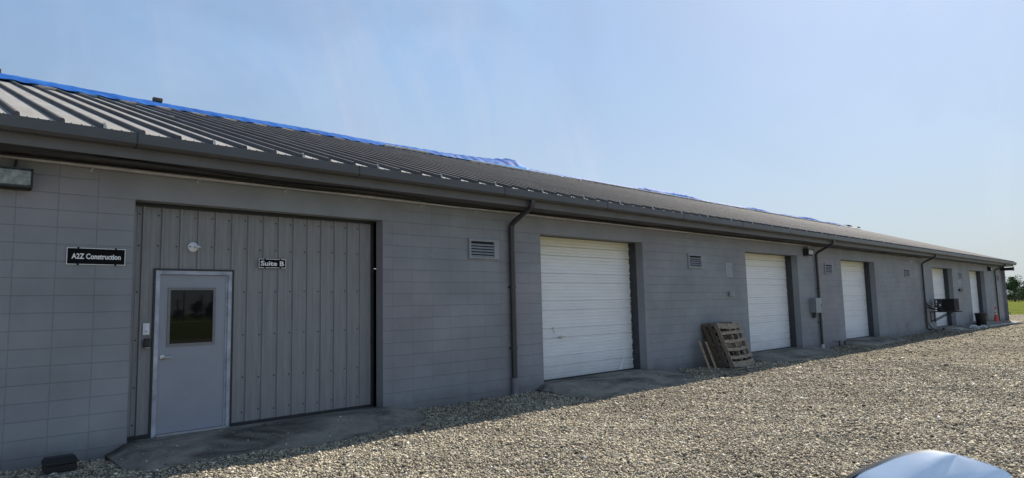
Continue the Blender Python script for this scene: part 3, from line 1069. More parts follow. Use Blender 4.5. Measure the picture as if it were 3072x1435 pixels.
ed_o = None
b = MB()     # steel frame: outer face, stop
for x0, x1, z0, z1 in ((DX0 + 0.025, DX0 + 0.075, -0.012, DZ1 - 0.025), (DX1 - 0.075, DX1 - 0.025, -0.012, DZ1 - 0.025)):
    b.box(x0, x1, -PD - 0.029, -PD + 0.02, z0, z1)
b.box(DX0 + 0.075, DX1 - 0.075, -PD - 0.029, -PD + 0.02, DZ1 - 0.075, DZ1 - 0.025)
b.box(DX0 + 0.075, DX0 + 0.087, -PD - 0.029, -PD - 0.005, -0.012, DZ1 - 0.075)
b.box(DX1 - 0.10, DX1 - 0.075, -PD - 0.029, -PD - 0.005, -0.012, DZ1 - 0.075)
fr_o = b.build('entrance_door', M['frame_paint'], bld)
b = MB()
b.box(DX0, DX0 + 0.025, -PD, -PD + 0.028, 0.0, DZ1); b.box(DX1 - 0.025, DX1, -PD, -PD + 0.028, 0.0, DZ1)
b.box(DX0 + 0.025, DX1 - 0.025, -PD, -PD + 0.028, DZ1 - 0.025, DZ1)
b.build('door_trim', M['dark_trim'], fr_o)
LX0, LX1, LZ0, LZ1 = 2.548, 3.388, 0.012, 2.072
WX0, WX1, WZ0, WZ1 = 2.645, 3.255, 1.125, 1.90
b = MB()
yl0, yl1 = -PD - 0.028, -PD - 0.012
b.box(LX0, WX0 + 0.01, yl0, yl1, LZ0, LZ1); b.box(WX1 - 0.01, LX1, yl0, yl1, LZ0, LZ1)
b.box(WX0 + 0.01, WX1 - 0.01, yl0, yl1, LZ0, WZ0 + 0.01); b.box(WX0 + 0.01, WX1 - 0.01, yl0, yl1, WZ1 - 0.01, LZ1)
b.build('door_leaf', M['door_paint'], fr_o)
b = MB()
f = 0.033
for x0, x1, z0, z1 in ((WX0, WX1, WZ0, WZ0 + f), (WX0, WX1, WZ1 - f, WZ1), (WX0, WX0 + f, WZ0 + f, WZ1 - f), (WX1 - f, WX1, WZ0 + f, WZ1 - f)):
    b.box(x0, x1, yl1, yl1 + 0.012, z0, z1)
for i in range(3):
    for (x, z) in ((WX0 + 0.09 + i * 0.21, WZ1 - f / 2), (WX0 + 0.09 + i * 0.21, WZ0 + f / 2), (WX0 + f / 2, WZ0 + 0.12 + i * 0.26), (WX1 - f / 2, WZ0 + 0.12 + i * 0.26)):
        b.lathe((x, -yl1 - 0.0115, z), [(0.005, 0), (0.004, 0.003)], 6, (0, -1, 0), 1)
b.build('window_frame', [M['bead'], M['dark_trim']], fr_o)
b = MB(); b.box(WX0 + f - 0.002, WX1 - f + 0.002, yl1 - 0.012, yl1 + 0.001, WZ0 + f - 0.002, WZ1 - f + 0.002)
b.build('window_glass', M['glass'], fr_o)
b = MB()
hx, hz = 2.60, 0.99
b.lathe((hx, -yl1, hz), [(0.036, 0), (0.036, 0.006), (0.03, 0.012), (0.012, 0.014), (0.012, 0.05)], 20, (0, -1, 0))
b.tube([(hx, -yl1 - 0.05, hz), (hx + 0.03, -yl1 - 0.052, hz), (hx + 0.12, -yl1 - 0.05, hz - 0.003)], [0.011, 0.012, 0.009], 10)
b.build('handle', M['steel'], fr_o, smooth=50)
b = MB(); b.box(DX0 + 0.08, DX1 - 0.08, -PD - 0.03, -PD + 0.05, -0.013, 0.008)
b.build('threshold', M['alu'], fr_o)

# patches of unpainted / repainted block
for x0, x1, z0, z1, mt in ((32.48, 32.8, -0.12, 0.43, 'patch'), (16.9, 17.27, 2.22, 2.62, 'vent'), (42.0, 42.6, 2.1, 2.6, 'vent')):
    b = MB(); b.box(x0, x1, 0.001, 0.005, z0, z1); b.build('wall_patch', M[mt], bld)
# exhaust flue near the far corner
b = MB()
b.lathe((53.1, 0, 3.22), [(0.1, 0), (0.1, 0.56), (0.115, 0.56), (0.115, 0.60), (0.09, 0.60), (0.09, 0.66), (0.125, 0.66), (0.125, 0.74), (0.1, 0.74)], 18, (0, -1, 0))
b.build('flue_pipe', M['dark_trim'], bld, smooth=40)

# ------------------------------------------------------------------ signs
def lettering(text, width, height_hint, loc, name, mt, parent, origin):
    cu = bpy.data.curves.new('tmp', 'FONT')
    cu.body = text; cu.size = 1.0; cu.offset = 0.027; cu.extrude = 0.02; cu.align_x = 'CENTER'; cu.align_y = 'CENTER'; cu.resolution_u = 4
    ob = bpy.data.objects.new('tmp', cu); COL.objects.link(ob)
    bpy.context.view_layer.update()
    me = bpy.data.meshes.new_from_object(ob.evaluated_get(bpy.context.evaluated_depsgraph_get()))
    bpy.data.objects.remove(ob)
    xs = [v.co.x for v in me.vertices]; ys = [v.co.y for v in me.vertices]
    sx = width / (max(xs) - min(xs)); sy = height_hint / (max(ys) - min(ys))
    cx = (max(xs) + min(xs)) / 2; cy = (max(ys) + min(ys)) / 2
    for v in me.vertices:
        x, y, z = v.co
        v.co = (loc[0] + (x - cx) * sx - origin[0], loc[1] - (z + 0.02) * 0.05 - origin[1], loc[2] + (y - cy) * sy - origin[2])
    me.materials.clear(); me.materials.append(mt)
    o2 = bpy.data.objects.new(name, me); COL.objects.link(o2); o2.parent = parent
    return o2


def sign(name, label, x0, x1, z0, z1, y, text, tw, th, bolts):
    cx, cz = (x0 + x1) / 2, (z0 + z1) / 2
    org = (cx, y, cz)
    t = thing(name, label, 'sign', org)
    b = MB(); b.bbox(x0, x1, -y + 0.002, -y + 0.012, z0, z1, 0.002); b.build('board', M['sign_black'], t)
    b = MB(); e = 0.007
    for a in ((x0, x1, z1 - e, z1), (x0, x1, z0, z0 + e), (x0, x0 + e, z0 + e, z1 - e), (x1 - e, x1, z0 + e, z1 - e)):
        b.box(a[0], a[1], -y + 0.0125, -y + 0.0145, a[2], a[3])
    b.build('border', M['sign_white'], t)
    lettering(text, tw, th, (cx, y - 0.0125, cz), 'lettering', M['sign_white'], t, org)
    b = MB()
    for bx in bolts:
        for bz in (z0 + 0.004, z1 - 0.004): b.box(bx - 0.01, bx + 0.01, -y + 0.004, -y + 0.016, bz - 0.012, bz + 0.012)
    b.build('mounting_clip', M['sign_black'], t)


sign('business_sign', 'black sign with white border reading A2Z Construction on the block wall', 1.455, 2.065, 2.16, 2.36, 0.0, 'A2Z Construction', 0.51, 0.066, (1.57, 1.96))
sign('suite_sign', 'small black sign reading Suite B on the ribbed metal panel', 3.83, 4.235, 2.19, 2.32, PD - 0.030, 'Suite B', 0.35, 0.072, (3.92, 4.15))


# ------------------------------------------------------------------ lights and small fittings
def wall_pack(x, z, label, w_=0.36, h=0.24):
    t = thing('wall_lamp', label, 'lamp', (x, 0, z), 'wall pack lamps under the eave')
    x0, x1 = x - w_ / 2, x + w_ / 2
    z0, z1 = z - h / 2, z + h / 2
    b = MB()
    b.bbox(x0, x1, 0.0, 0.09, z0, z1, 0.01)
    # sloping hood
    vs = [(x0, -0.09, z1), (x1, -0.09, z1), (x1, -0.2, z1 - 0.02), (x0, -0.2, z1 - 0.02), (x0, -0.09, z1 - 0.02), (x1, -0.09, z1 - 0.02), (x1, -0.2, z1 - 0.035), (x0, -0.2, z1 - 0.035)]
    b.add(vs, [(0, 1, 2, 3), (4, 7, 6, 5), (3, 2, 6, 7), (0, 3, 7, 4), (1, 5, 6, 2)])
    for xe in (x0, x1 - 0.012):
        b.add([(xe, -0.09, z1 - 0.02), (xe, -0.2, z1 - 0.035), (xe, -0.19, z0 + 0.02), (xe, -0.09, z0), (xe + 0.012, -0.09, z1 - 0.02), (xe + 0.012, -0.2, z1 - 0.035), (xe + 0.012, -0.19, z0 + 0.02), (xe + 0.012, -0.09, z0)],
              [(0, 1, 2, 3), (4, 7, 6, 5), (0, 4, 5, 1), (1, 5, 6, 2), (2, 6, 7, 3)])
    b.box(x0 + 0.012, x1 - 0.012, 0.18, 0.2, z0 + 0.012, z0 + 0.03)
    b.build('housing', M['dark_trim'], t)
    b = MB(); b.bbox(x0 + 0.014, x1 - 0.014, 0.09, 0.19, z0 + 0.03, z1 - 0.037, 0.012)
    b.build('lens', M['lamp_glass'], t)
    b = MB(); b.tube([(x + 0.02, -0.05, z1), (x + 0.03, -0.05, z1 + 0.06), (x + 0.03, -0.07, 3.34)], 0.014, 8)
    b.build('cable', M['cable'], t)


wall_pack(0.90, 3.11, 'dark wall lamp with square glass lens above the left end sign', 0.36, 0.25)
wall_pack(22.35, 3.13, 'dark wall lamp beside the downspout between the second and third white doors', 0.42, 0.24)
wall_pack(49.55, 3.16, 'dark wall lamp near the far corner of the building above the traffic cone', 0.4, 0.24)

t = thing('motion_sensor', 'round white motion sensor with small hood above the grey entrance door', 'sensor', (2.93, PD - 0.02, 2.45))
b = MB(); b.lathe((2.93, PD - 0.02, 2.45), [(0.066, 0), (0.066, 0.012), (0.055, 0.022), (0.02, 0.026)], 24, (0, -1, 0))
b.box(2.875, 2.90, -PD + 0.04, -PD + 0.047, 2.445, 2.457, 1)
b.build('base', [M['white_plastic'], M['dark_trim']], t, smooth=40)
b = MB()
bm = bmesh.new(); bmesh.ops.create_uvsphere(bm, u_segments=16, v_segments=8, radius=1)
for v in bm.verts: v.co = (2.965 + v.co.x * 0.045, PD - 0.085 + v.co.y * 0.05, 2.44 + max(v.co.z, -0.15) * 0.03)
b.from_bm(bm); b.build('hood', M['white_plastic'], t, smooth=60)

t = thing('doorbell_switch', 'white rectangular doorbell plate left of the grey entrance door', 'doorbell', (2.39, PD, 1.365))
b = MB(); b.bbox(2.35, 2.43, -PD + 0.019, -PD + 0.03, 1.29, 1.44, 0.004); b.build('plate', M['white_plastic'], t)
b = MB(); b.bbox(2.371, 2.409, -PD + 0.03, -PD + 0.037, 1.31, 1.42, 0.003); b.lathe((2.39, PD - 0.037, 1.335), [(0.008, 0), (0.006, 0.003)], 10, (0, -1, 0), 1)
b.build('rocker', [M['white_plastic'], M['dark_trim']], t)
t = thing('key_box', 'small dark grey key box under the white doorbell plate', 'key box', (2.40, PD, 1.185))
b = MB(); b.bbox(2.362, 2.44, -PD + 0.019, -PD + 0.065, 1.13, 1.245, 0.008); b.build('case', M['jamb_dark'], t)
b = MB(); b.bbox(2.372, 2.43, -PD + 0.065, -PD + 0.072, 1.145, 1.232, 0.003); b.box(2.372, 2.43, -PD + 0.06, -PD + 0.074, 1.125, 1.13, 1)
b.build('cover', [M['black_plastic'], M['steel']], t)

# conduit and cables under the soffit
t = thing('conduit', 'long grey pipe conduit running under the eave along the wall top', 'conduit', (0, 0, 3.36))
b = MB()
pts = [(x, -0.08, 3.35 + 0.004 * math.sin(x * 1.7)) for x in spaced([(-4.5, 22.6, 0.6)])]
b.tube(pts, 0.027, 10); b.build('pipe', M['conduit'], t, smooth=60)
x = 0.45
while x < 22:
    b = MB()
    b.box(x - 0.012, x + 0.012, 0.003, 0.11, 3.315, 3.3225); b.box(x - 0.012, x + 0.012, 0.001, 0.0065, 3.29, 3.315)
    b.lathe((x, -0.005, 3.300), [(0.008, 0), (0.006, 0.006)], 8, (0, -1, 0)); x += 1.22
    b.build('strap', M['clip'], t)
t = MB()
pts = []
for x in spaced([(-4.5, 35.2, 0.25)]):
    o = 0.30 + 0.16 * math.sin(x * 0.37 + 1.0) + 0.05 * math.sin(x * 1.3)
    pts.append((x, -max(0.05, o), 3.388 - 0.012 * (1 + math.sin(x * 2.1))))
t.tube(pts, 0.014, 6)
tag(t.build('cable', M['cable'], smooth=60), 'thin black cable sagging along the underside of the eave', 'cable')
t = MB()
t.tube([(x, -0.12 - 0.03 * math.sin(x * 0.8), 3.36 - 0.004 * math.sin(x * 2)) for x in spaced([(-4.5, 35.2, 0.4)])], 0.013, 6)
tag(t.build('cable', M['cable'], smooth=60), 'thick black cable tight above the grey conduit at the top of the wall', 'cable')

# electrical box over the second downspout
t = thing('electrical_box', 'pale grey electrical cabinet mounted beside the second downspout', 'electrical box', (22.6, 0, 1.35))
b = MB(); b.bbox(22.38, 22.82, 0.0, 0.2, 1.10, 1.58, 0.006); b.build('cabinet', M['galv'], t)
b = MB(); b.bbox(22.37, 22.83, 0.2, 0.225, 1.09, 1.59, 0.005); b.build('cover', M['galv'], t)
b = MB(); b.box(22.78, 22.81, 0.225, 0.24, 1.32, 1.36); b.build('latch', M['dark_trim'], t)
b = MB()
for dx in (0, 0.09):
    b.tube([(22.45 + dx, -0.06, 1.10), (22.45 + dx, -0.06, 0.98), (22.50 + dx, -0.06, 0.92), (22.58 + dx, -0.06, 0.95), (22.6 + dx, -0.06, 1.10)], 0.016, 8)
b.build('cable', M['cable'], t, smooth=60)

b = MB(); b.bbox(16.95, 17.2, 0.0, 0.07, 1.69, 1.81, 0.006); b.lathe((17.07, -0.07, 1.75), [(0.03, 0), (0.03, 0.015)], 12, (0, -1, 0))
tag(b.build('outlet_box', M['galv'], origin=(17.07, 0, 1.75)), 'small grey outlet box on the wall above the leaning pallets', 'outlet box')
b = MB(); b.bbox(41.95, 42.6, 0.0, 0.09, 1.80, 1.93, 0.006)
tag(b.build('outlet_box', M['dark_trim'], origin=(42.3, 0, 1.85)), 'small dark outlet box on the wall between the two farthest white doors', 'outlet box')
for (x, z, lb) in ((33.65, 3.33, 'upper of two short pale pipe elbows beside the third downspout'), (33.25, 3.17, 'lower of two short pale pipe elbows beside the third downspout')):
    b = MB(); b.tube([(x, 0, z), (x, -0.12, z + 0.01), (x + 0.03, -0.19, z - 0.01), (x + 0.04, -0.21, z - 0.08)], 0.032, 10)
    tag(b.build('pipe_elbow', M['pvc'], origin=(x, 0, z), smooth=60), lb, 'pipe')
b = MB(); b.tube([(24.35, -0.15, -0.3), (24.35, -0.15, 0.03)], 0.025, 8); b.tube([(24.35, -0.15, 0.0), (24.0, -0.1, 0.08)], 0.012, 6); b.lathe((24.35, -0.15, 0.03), [(0.04, 0), (0.04, 0.03), (0.02, 0.035)], 10)
tag(b.build('pipe_stub', M['dark_trim'], origin=(24.35, -0.15, -0.14), smooth=50), 'short dark standing pipe in the gravel left of the third white door', 'pipe')

# bait station on a paver
t = thing('bait_station', 'black plastic rodent bait box on a concrete paver by the left wall', 'bait box', (1.42, -0.36, -0.15))
b = MB()
vs = [(1.26, -0.52, -0.115), (1.56, -0.50, -0.115), (1.56, -0.29, -0.115), (1.26, -0.3, -0.115), (1.26, -0.52, -0.02), (1.56, -0.50, -0.02), (1.56, -0.29, -0.02), (1.26, -0.3, -0.02)]
b.bbox(1.28, 1.565, 0.28, 0.50, -0.125, -0.035, 0.012)
b.build('box', M['black_plastic'], t)
b = MB()
bm = bmesh.new()
for p in ((1.27, -0.51, -0.035), (1.575, -0.51, -0.035), (1.575, -0.27, -0.035), (1.27, -0.27, -0.035), (1.27, -0.51, -0.02), (1.575, -0.51, -0.02), (1.575, -0.27, -0.02), (1.27, -0.27, -0.02), (1.29, -0.43, 0.03), (1.555, -0.43, 0.03), (1.555, -0.3, 0.03), (1.29, -0.3, 0.03)):
    bm.verts.new(p)
bmesh.ops.convex_hull(bm, input=list(bm.verts)); b.from_bm(bm); b.build('lid', M['black_plastic'], t)
b = MB(); b.bbox(1.23, 1.61, 0.23, 0.58, -0.2, -0.125, 0.012); b.build('paver', M['concrete_old'], t)

# ------------------------------------------------------------------ pallets against the wall
LEAN = R(21)
UPV = Vector((0, math.sin(LEAN), math.cos(LEAN)))      # up the lean (towards the wall)
NRM = Vector((0, -math.cos(LEAN), math.sin(LEAN)))      # out of the pallet face


def pallet(x0, x1, out0, L, mt, label, seed, yaw=0.0, broken=False):
    rr = random.Random(seed)
    base = Vector((x0, -out0, gz((x0 + x1) / 2, out0) + 0.0))
    t = thing('pallet', label, 'pallet', base, 'wooden pallets leaning on the wall')
    W_ = x1 - x0
    cy, sy = math.cos(yaw), math.sin(yaw)
    ex = Vector((cy, -sy, 0.0))
    n = NRM; u = UPV

    def bar(s0, s1, u0, u1, n0, n1, name, mtx, tilt=0.0, warp=0.0):
        b = MB()
        a = base + ex * s0 + u * u0; 
        seg = 6
        prev = None
        vs = []
        for i in range(seg + 1):
            q = i / seg
            s_ = s0 + (s1 - s0) * q
            du = tilt * (q - 0.5) + warp * math.sin(q * math.pi)
            for uu, nn in ((u0, n0), (u1, n0), (u1, n1), (u0, n1)):
                jit = rr.uniform(-0.004, 0.004)
                vs.append(base + ex * s_ + u * (uu + du + jit) + n * nn)
        fs = []
        for i in range(seg):
            for k in range(4): fs.append((i * 4 + k, i * 4 + (k + 1) % 4, (i + 1) * 4 + (k + 1) % 4, (i + 1) * 4 + k))
        fs += [(0, 1, 2, 3), tuple(seg * 4 + k for k in (3, 2, 1, 0))]
        b.add(vs, fs)
        return b.build(name, mtx, t)
    for s0 in (0.0, W_ / 2 - 0.02, W_ - 0.04):
        b = MB()
        c = base + ex * (s0 + 0.02) + u * (L / 2) + n * 0.065
        b.obox(c, ex * 0.02, u * (L / 2), n * 0.044)
        b.build('stringer', mt, t)
    # back boards
    for uu in (0.02, L * 0.5 - 0.05, L - 0.12):
        bar(0, W_, uu, uu + 0.1, 0.0, 0.02, 'back_board', mt)
    nb = 6 if broken else 7
    for i in range(nb):
        uu = 0.0 + (L - 0.1) * i / (nb - 1)
        wd = 0.085 if broken else 0.10
        if broken and i in (0, nb - 1): wd = 0.15
        bar(-0.01 if not broken else rr.uniform(-0.03, 0.02), W_ + 0.01 + (rr.uniform(-0.01, 0.05) if broken else 0), uu - (0.05 if i == nb - 1 and broken else 0), uu + wd - (0.05 if i == nb - 1 and broken else 0), 0.11, 0.128, 'deck_board',
            mt, rr.uniform(-0.03, 0.03) if broken else 0, rr.uniform(-0.03, 0.025) if broken else 0)
    return t


pallet(15.42, 16.55, 0.42, 1.17, M['wood_dark'], 'weathered pallet rearmost in the leaning stack against the wall, coloured dark as if shaded', 1)
pallet(15.46, 16.58, 0.57, 1.18, M['wood_dark'], 'weathered pallet in the middle of the leaning stack of three, coloured dark as if shaded', 2)
pallet(15.52, 16.62, 0.73, 1.17, M['wood'], 'paler front pallet of the leaning stack with broken uneven boards', 3, 0.0, True)
for i, (xx, lb, hh) in enumerate(((15.02, 'outer tan plank leaning on the wall left of the pallets', 0.74), (15.22, 'inner tan plank leaning between the other plank and the pallets', 0.72))):
    b = MB()
    base = Vector((xx, -0.44 - 0.06 * i, gz(xx, 0.4)))
    uv = Vector((-0.02, 0.36, 1.0)).normalized()
    nv = Vector((0.35, -0.9, 0.3)).normalized(); nv = (nv - uv * nv.dot(uv)).normalized()
    ev = uv.cross(nv)
    b.obox(base + uv * hh / 2, ev * 0.045, nv * 0.019, uv * hh / 2)
    tag(b.build('plank', M['wood_tan'], origin=base), lb, 'plank')

# ------------------------------------------------------------------ condenser unit on wall bracket
t = thing('condenser_unit', 'dark air conditioner condenser standing on a wall bracket by the fourth white door', 'air conditioner', (36.5, -0.65, 0.84))
AX0, AX1 = 36.25, 37.0
b = MB(); b.bbox(AX0, AX1, 0.50, 1.05, 0.84, 1.42, 0.012); b.build('cabinet', mat('condenser_casing', (0.035, 0.038, 0.042), 0.8, 0.1, 6, spec=0.1), t)
b = MB()
b.bbox(AX0 + 0.03, AX1 - 0.05, 0.20, 0.498, 1.0, 1.42, 0.008); b.bbox(AX0 + 0.12, AX1 - 0.1, 0.28, 0.498, 0.84, 0.998, 0.006)
b.build('side_cabinet', M['jamb_dark'], t)
b = MB()
for i in range(26): b.box(AX0 - 0.008, AX0 - 0.001, 0.54, 1.0, 0.87 + i * 0.0205, 0.877 + i * 0.0205)
b.build('grille', M['black_plastic'], t)
b = MB(); b.box(AX1 - 0.6, AX1 - 0.1, 1.052, 1.062, 0.86, 0.88); b.box(AX0 - 0.012, AX0 - 0.001, 0.505, 0.525, 0.85, 1.41); b.box(AX0 - 0.012, AX0 - 0.001, 1.03, 1.05, 0.85, 1.41); b.box(AX0 - 0.012, AX0 - 0.001, 0.525, 1.03, 0.845, 0.86)
b.build('trim', mat('condenser_trim', (0.09, 0.09, 0.095), 0.5), t)
b = MB(); b.box(AX0 + 0.022, AX0 + 0.029, 0.27, 0.32, 1.22, 1.36); b.box(AX0 + 0.022, AX0 + 0.029, 0.26, 0.31, 1.13, 1.17); b.box(AX0 + 0.022, AX0 + 0.029, 0.41, 0.47, 1.08, 1.18)
b.build('sticker', M['sign_white'], t)
t = thing('wall_bracket', 'dark steel wall bracket carrying the air conditioner condenser', 'bracket', (36.5, 0, 0.5))
b = MB()
for x in (36.3, 36.95):
    b.box(x - 0.02, x + 0.02, 0.0, 0.04, 0.3, 0.83)
b.build('upright', M['spout'], t)
b = MB()
for x in (36.3, 36.95):
    b.box(x - 0.02, x + 0.02, 0.041, 1.16, 0.79, 0.832)
b.build('arm', M['dark_trim'], t)
b = MB()
for x in (36.3, 36.95): b.tube([(x, -0.03, 0.36), (x, -0.78, 0.785)], 0.022, 6)
b.build('brace', M['dark_trim'], t)
t = MB()
t.tube([(35.5, -0.05, 1.3), (35.6, -0.1, 1.15), (35.9, -0.14, 1.0), (36.1, -0.25, 0.95), (36.3, -0.4, 0.88)], 0.03, 8)
t.tube([(35.5, -0.05, 1.05), (35.8, -0.1, 1.0), (36.1, -0.2, 0.92), (36.35, -0.35, 0.95)], 0.022, 8)
tag(t.build('refrigerant_line', M['cable'], origin=(35.5, -0.05, 1.3), smooth=60), 'black insulated lines running from the wall to the condenser', 'hose')
t = MB(); t.tube([(35.5, -0.04, 0.45), (35.6, -0.06, 0.3), (35.75, -0.1, 0.12), (36.1, -0.2, -0.05), (36.6, -0.3, -0.14)], 0.022, 8)
t.tube([(35.5, 0, 0.47), (35.5, -0.06, 0.46)], 0.035, 8)
tag(t.build('hose', M['cable'], origin=(35.5, -0.04, 0.45), smooth=60), 'black hose hanging from the wall under the condenser to the gravel', 'hose')

# ------------------------------------------------------------------ trash can, cone, litter
t = thing('trash_can', 'black round plastic trash can beside the farthest white door', 'trash can', (44.35, -0.42, -0.13))
b = MB(); b.lathe((44.35, -0.42, -0.13), [(0.22, 0), (0.23, 0.02), (0.285, 0.66), (0.27, 0.66), (0.215, 0.03)], 28)
b.build('bin', M['black_plastic'], t, smooth=50)
b = MB(); b.lathe((44.35, -0.42, 0.51), [(0.285, 0), (0.305, 0.005), (0.305, 0.05), (0.285, 0.055)], 28); b.build('rim', M['black_plastic'], t, smooth=50)
b = MB()
for s_ in (-1, 1): b.tube([(44.35 + s_ * 0.05 * 0 - 0.06, -0.42 + s_ * 0.30, 0.45), (44.35 - 0.05, -0.42 + s_ * 0.345, 0.43), (44.35 + 0.05, -0.42 + s_ * 0.345, 0.43), (44.41, -0.42 + s_ * 0.30, 0.45)], 0.014, 6)
b.build('handle', M['black_plastic'], t)

CX, CO = 48.7, 0.33
cz = -0.12
t = thing('traffic_cone', 'orange traffic cone with two pale collars near the far corner', 'traffic cone', (CX, -CO, cz))
b = MB(); b.bbox(CX - 0.18, CX + 0.18, CO - 0.18, CO + 0.18, cz, cz + 0.04, 0.01); b.build('base', M['orange'], t)
b = MB(); b.lathe((CX, -CO, cz + 0.04), [(0.145, 0), (0.07, 0.42), (0.028, 0.87), (0.03, 0.9), (0.0, 0.905)], 24); b.build('cone_body', M['orange'], t, smooth=40)


def cr(h): return 0.145 - (0.075 * h / 0.42) if h < 0.42 else 0.07 - 0.042 * (h - 0.42) / 0.45


for h0, h1 in ((0.44, 0.55), (0.6, 0.74)):
    b = MB(); b.lathe((CX, -CO, cz + 0.04), [(cr(h0) + 0.003, h0), (cr(h1) + 0.003, h1)], 24); b.build('collar', M['cone_white'], t, smooth=40)


def crumple(name, label, cat, c, sx, sy, sz, mt, seed):
    bm = bmesh.new(); bmesh.ops.create_icosphere(bm, subdivisions=4, radius=1)
    rr = random.Random(seed)
    ph = [rr.uniform(0, 6) for _ in range(9)]
    for v in bm.verts:
        p = v.co.copy()
        k = 1 + 0.22 * math.sin(p.x * 3 + ph[0] + p.y * 2) + 0.16 * math.sin(p.y * 6 + ph[1] + p.x * 3) + 0.09 * math.sin(p.x * 13 + ph[2]) + 0.06 * math.sin(p.y * 17 + ph[3] + p.z * 8)
        v.co = (c[0] + p.x * sx * k, c[1] + p.y * sy * k, c[2] + max(p.z, -0.2) * sz * k)
    b = MB(); b.from_bm(bm)
    tag(b.build(name, mt, origin=c, smooth=30), label, cat)


crumple('plastic_bag', 'bluish white crumpled plastic bag left of the white sack by the trash can', 'bag', (40.4, -0.86, -0.12), 0.36, 0.18, 0.13, M['bag'], 4)
crumple('sack', 'dirty white sack lying flat right of the plastic bag', 'sack', (41.9, -0.98, -0.15), 0.55, 0.15, 0.11, M['hazy'], 9)
crumple('plastic_sheet', 'crumpled grey plastic sheet on the ramp under the condenser', 'sheet', (38.1, -0.62, -0.09), 0.8, 0.2, 0.07, M['hazy'], 12)
for (xa, oa, xb, ob2, lb) in ((43.0, 1.02, 46.4, 1.18, 'long pale board lying on the gravel in front of the trash can'), (46.9, 1.12, 49.6, 1.36, 'pale board on the gravel in front of the traffic cone')):
    b = MB(); a = Vector((xa, -oa, gz(xa, oa) + 0.035)); c = Vector((xb, -ob2, gz(xb, ob2) + 0.035)); d = (c - a)
    b.obox((a + c) / 2, d / 2, d.normalized().cross(Vector((0, 0, 1))) * 0.06, (0, 0, 0.02))
    tag(b.build('board', M['white_board'], origin=a), lb, 'board')
# yard hydrant past the corner
t = thing('yard_hydrant', 'dark iron yard hydrant standing just past the far corner', 'hydrant', (54.1, 0.05, -0.3))
b = MB(); b.tube([(54.1, 0.05, -0.4), (54.1, 0.05, 0.33)], 0.03, 10); b.build('standpipe', M['dark_trim'], t, smooth=60)
b = MB(); b.lathe((54.1, 0.05, 0.27), [(0.045, 0), (0.07, 0.05), (0.06, 0.12), (0.03, 0.16)], 12); b.tube([(54.1, 0.05, 0.33), (54.15, -0.12, 0.33), (54.15, -0.15, 0.27)], 0.03, 8)
b.tube([(54.1, 0.05, 0.38), (53.95, 0.28, 0.38), (53.93, 0.3, 0.15), (53.8, 0.5, 0.14)], 0.022, 8); b.build('head', M['dark_trim'], t, smooth=50)

# ------------------------------------------------------------------ tarp and battens on the ridge
def tarp():
    b = MB()
    xs = spaced([(RL + 0.4, 25, 0.07), (25, 50, 0.11)])
    nv = 20
    rr = random.Random(5)
    for x in xs:
        # how far the lower edge comes down the near slope
        low = 0.56 + 0.12 * math.sin(x * 0.7) + 0.10 * math.sin(x * 1.9 + 1)
        lump = 0.0
        for c, wd, hh in ((16.6, 0.8, 0.22), (15.2, 1.0, 0.09), (13.0, 1.6, 0.06), (25.9, 1.2, 0.12), (27.8, 1.2, 0.11), (29.6, 1.2, 0.10), (37.0, 1.6, 0.10), (41.0, 1.2, 0.07), (44.5, 1.7, 0.12), (48.4, 1.4, 0.08)):
            lump += hh * math.exp(-((x - c) / wd) ** 2)
        if 14.2 < x < 17.8: low += 0.6 * math.sin((x - 14.2) / 3.6 * math.pi)
        if x > 18.6: low = 0.30 + 0.08 * math.sin(x * 1.7)
        ph = (x - 0.85) / 0.4
        for j in range(nv + 1):
            q = j / nv
            if q < 0.75:
                o = -RIDGE + low * (1 - q / 0.75)
                z = rz(o) if o > -RIDGE else rzr
            else:
                o = -RIDGE - 0.9 * (q - 0.75) / 0.25; z = rz(o)
            near = 1 - min(1, q / 0.75)
            rib = 0.05 + 0.012 * math.cos(2 * math.pi * ph) * near + 0.01 * math.sin(x * 0.9)
            cover = 0.09
            h = rib + cover * (1 - near) ** 0.7 + 0.012
            wr = 0.007 * math.sin(x * 5 + 5 * q + math.sin(x * 2)) + 0.004 * math.sin(x * 13 + 9 * q) + 0.003 * math.sin(x * 23 - 6 * q)
            big = lump * (math.sin(min(1, (q + 0.12) / 0.9) * math.pi) ** 0.8) * (1 + 0.25 * math.sin(x * 11 + q * 3) * lump * 2)
            b.v.append((x, -o, z + h + abs(wr) * (1 + 3 * min(1, lump * 4)) + big))
    n1 = nv + 1
    for i in range(len(xs) - 1):
        for j in range(nv):
            b.f.append((i * n1 + j, (i + 1) * n1 + j, (i + 1) * n1 + j + 1, i * n1 + j + 1)); b.m.append(0)
    o = b.build('tarp', M['tarp'], origin=(10, RIDGE, rzr), smooth=180, fix=False)
    tag(o, 'long wrinkled bright blue tarpaulin draped along the roof ridge', 'tarp')


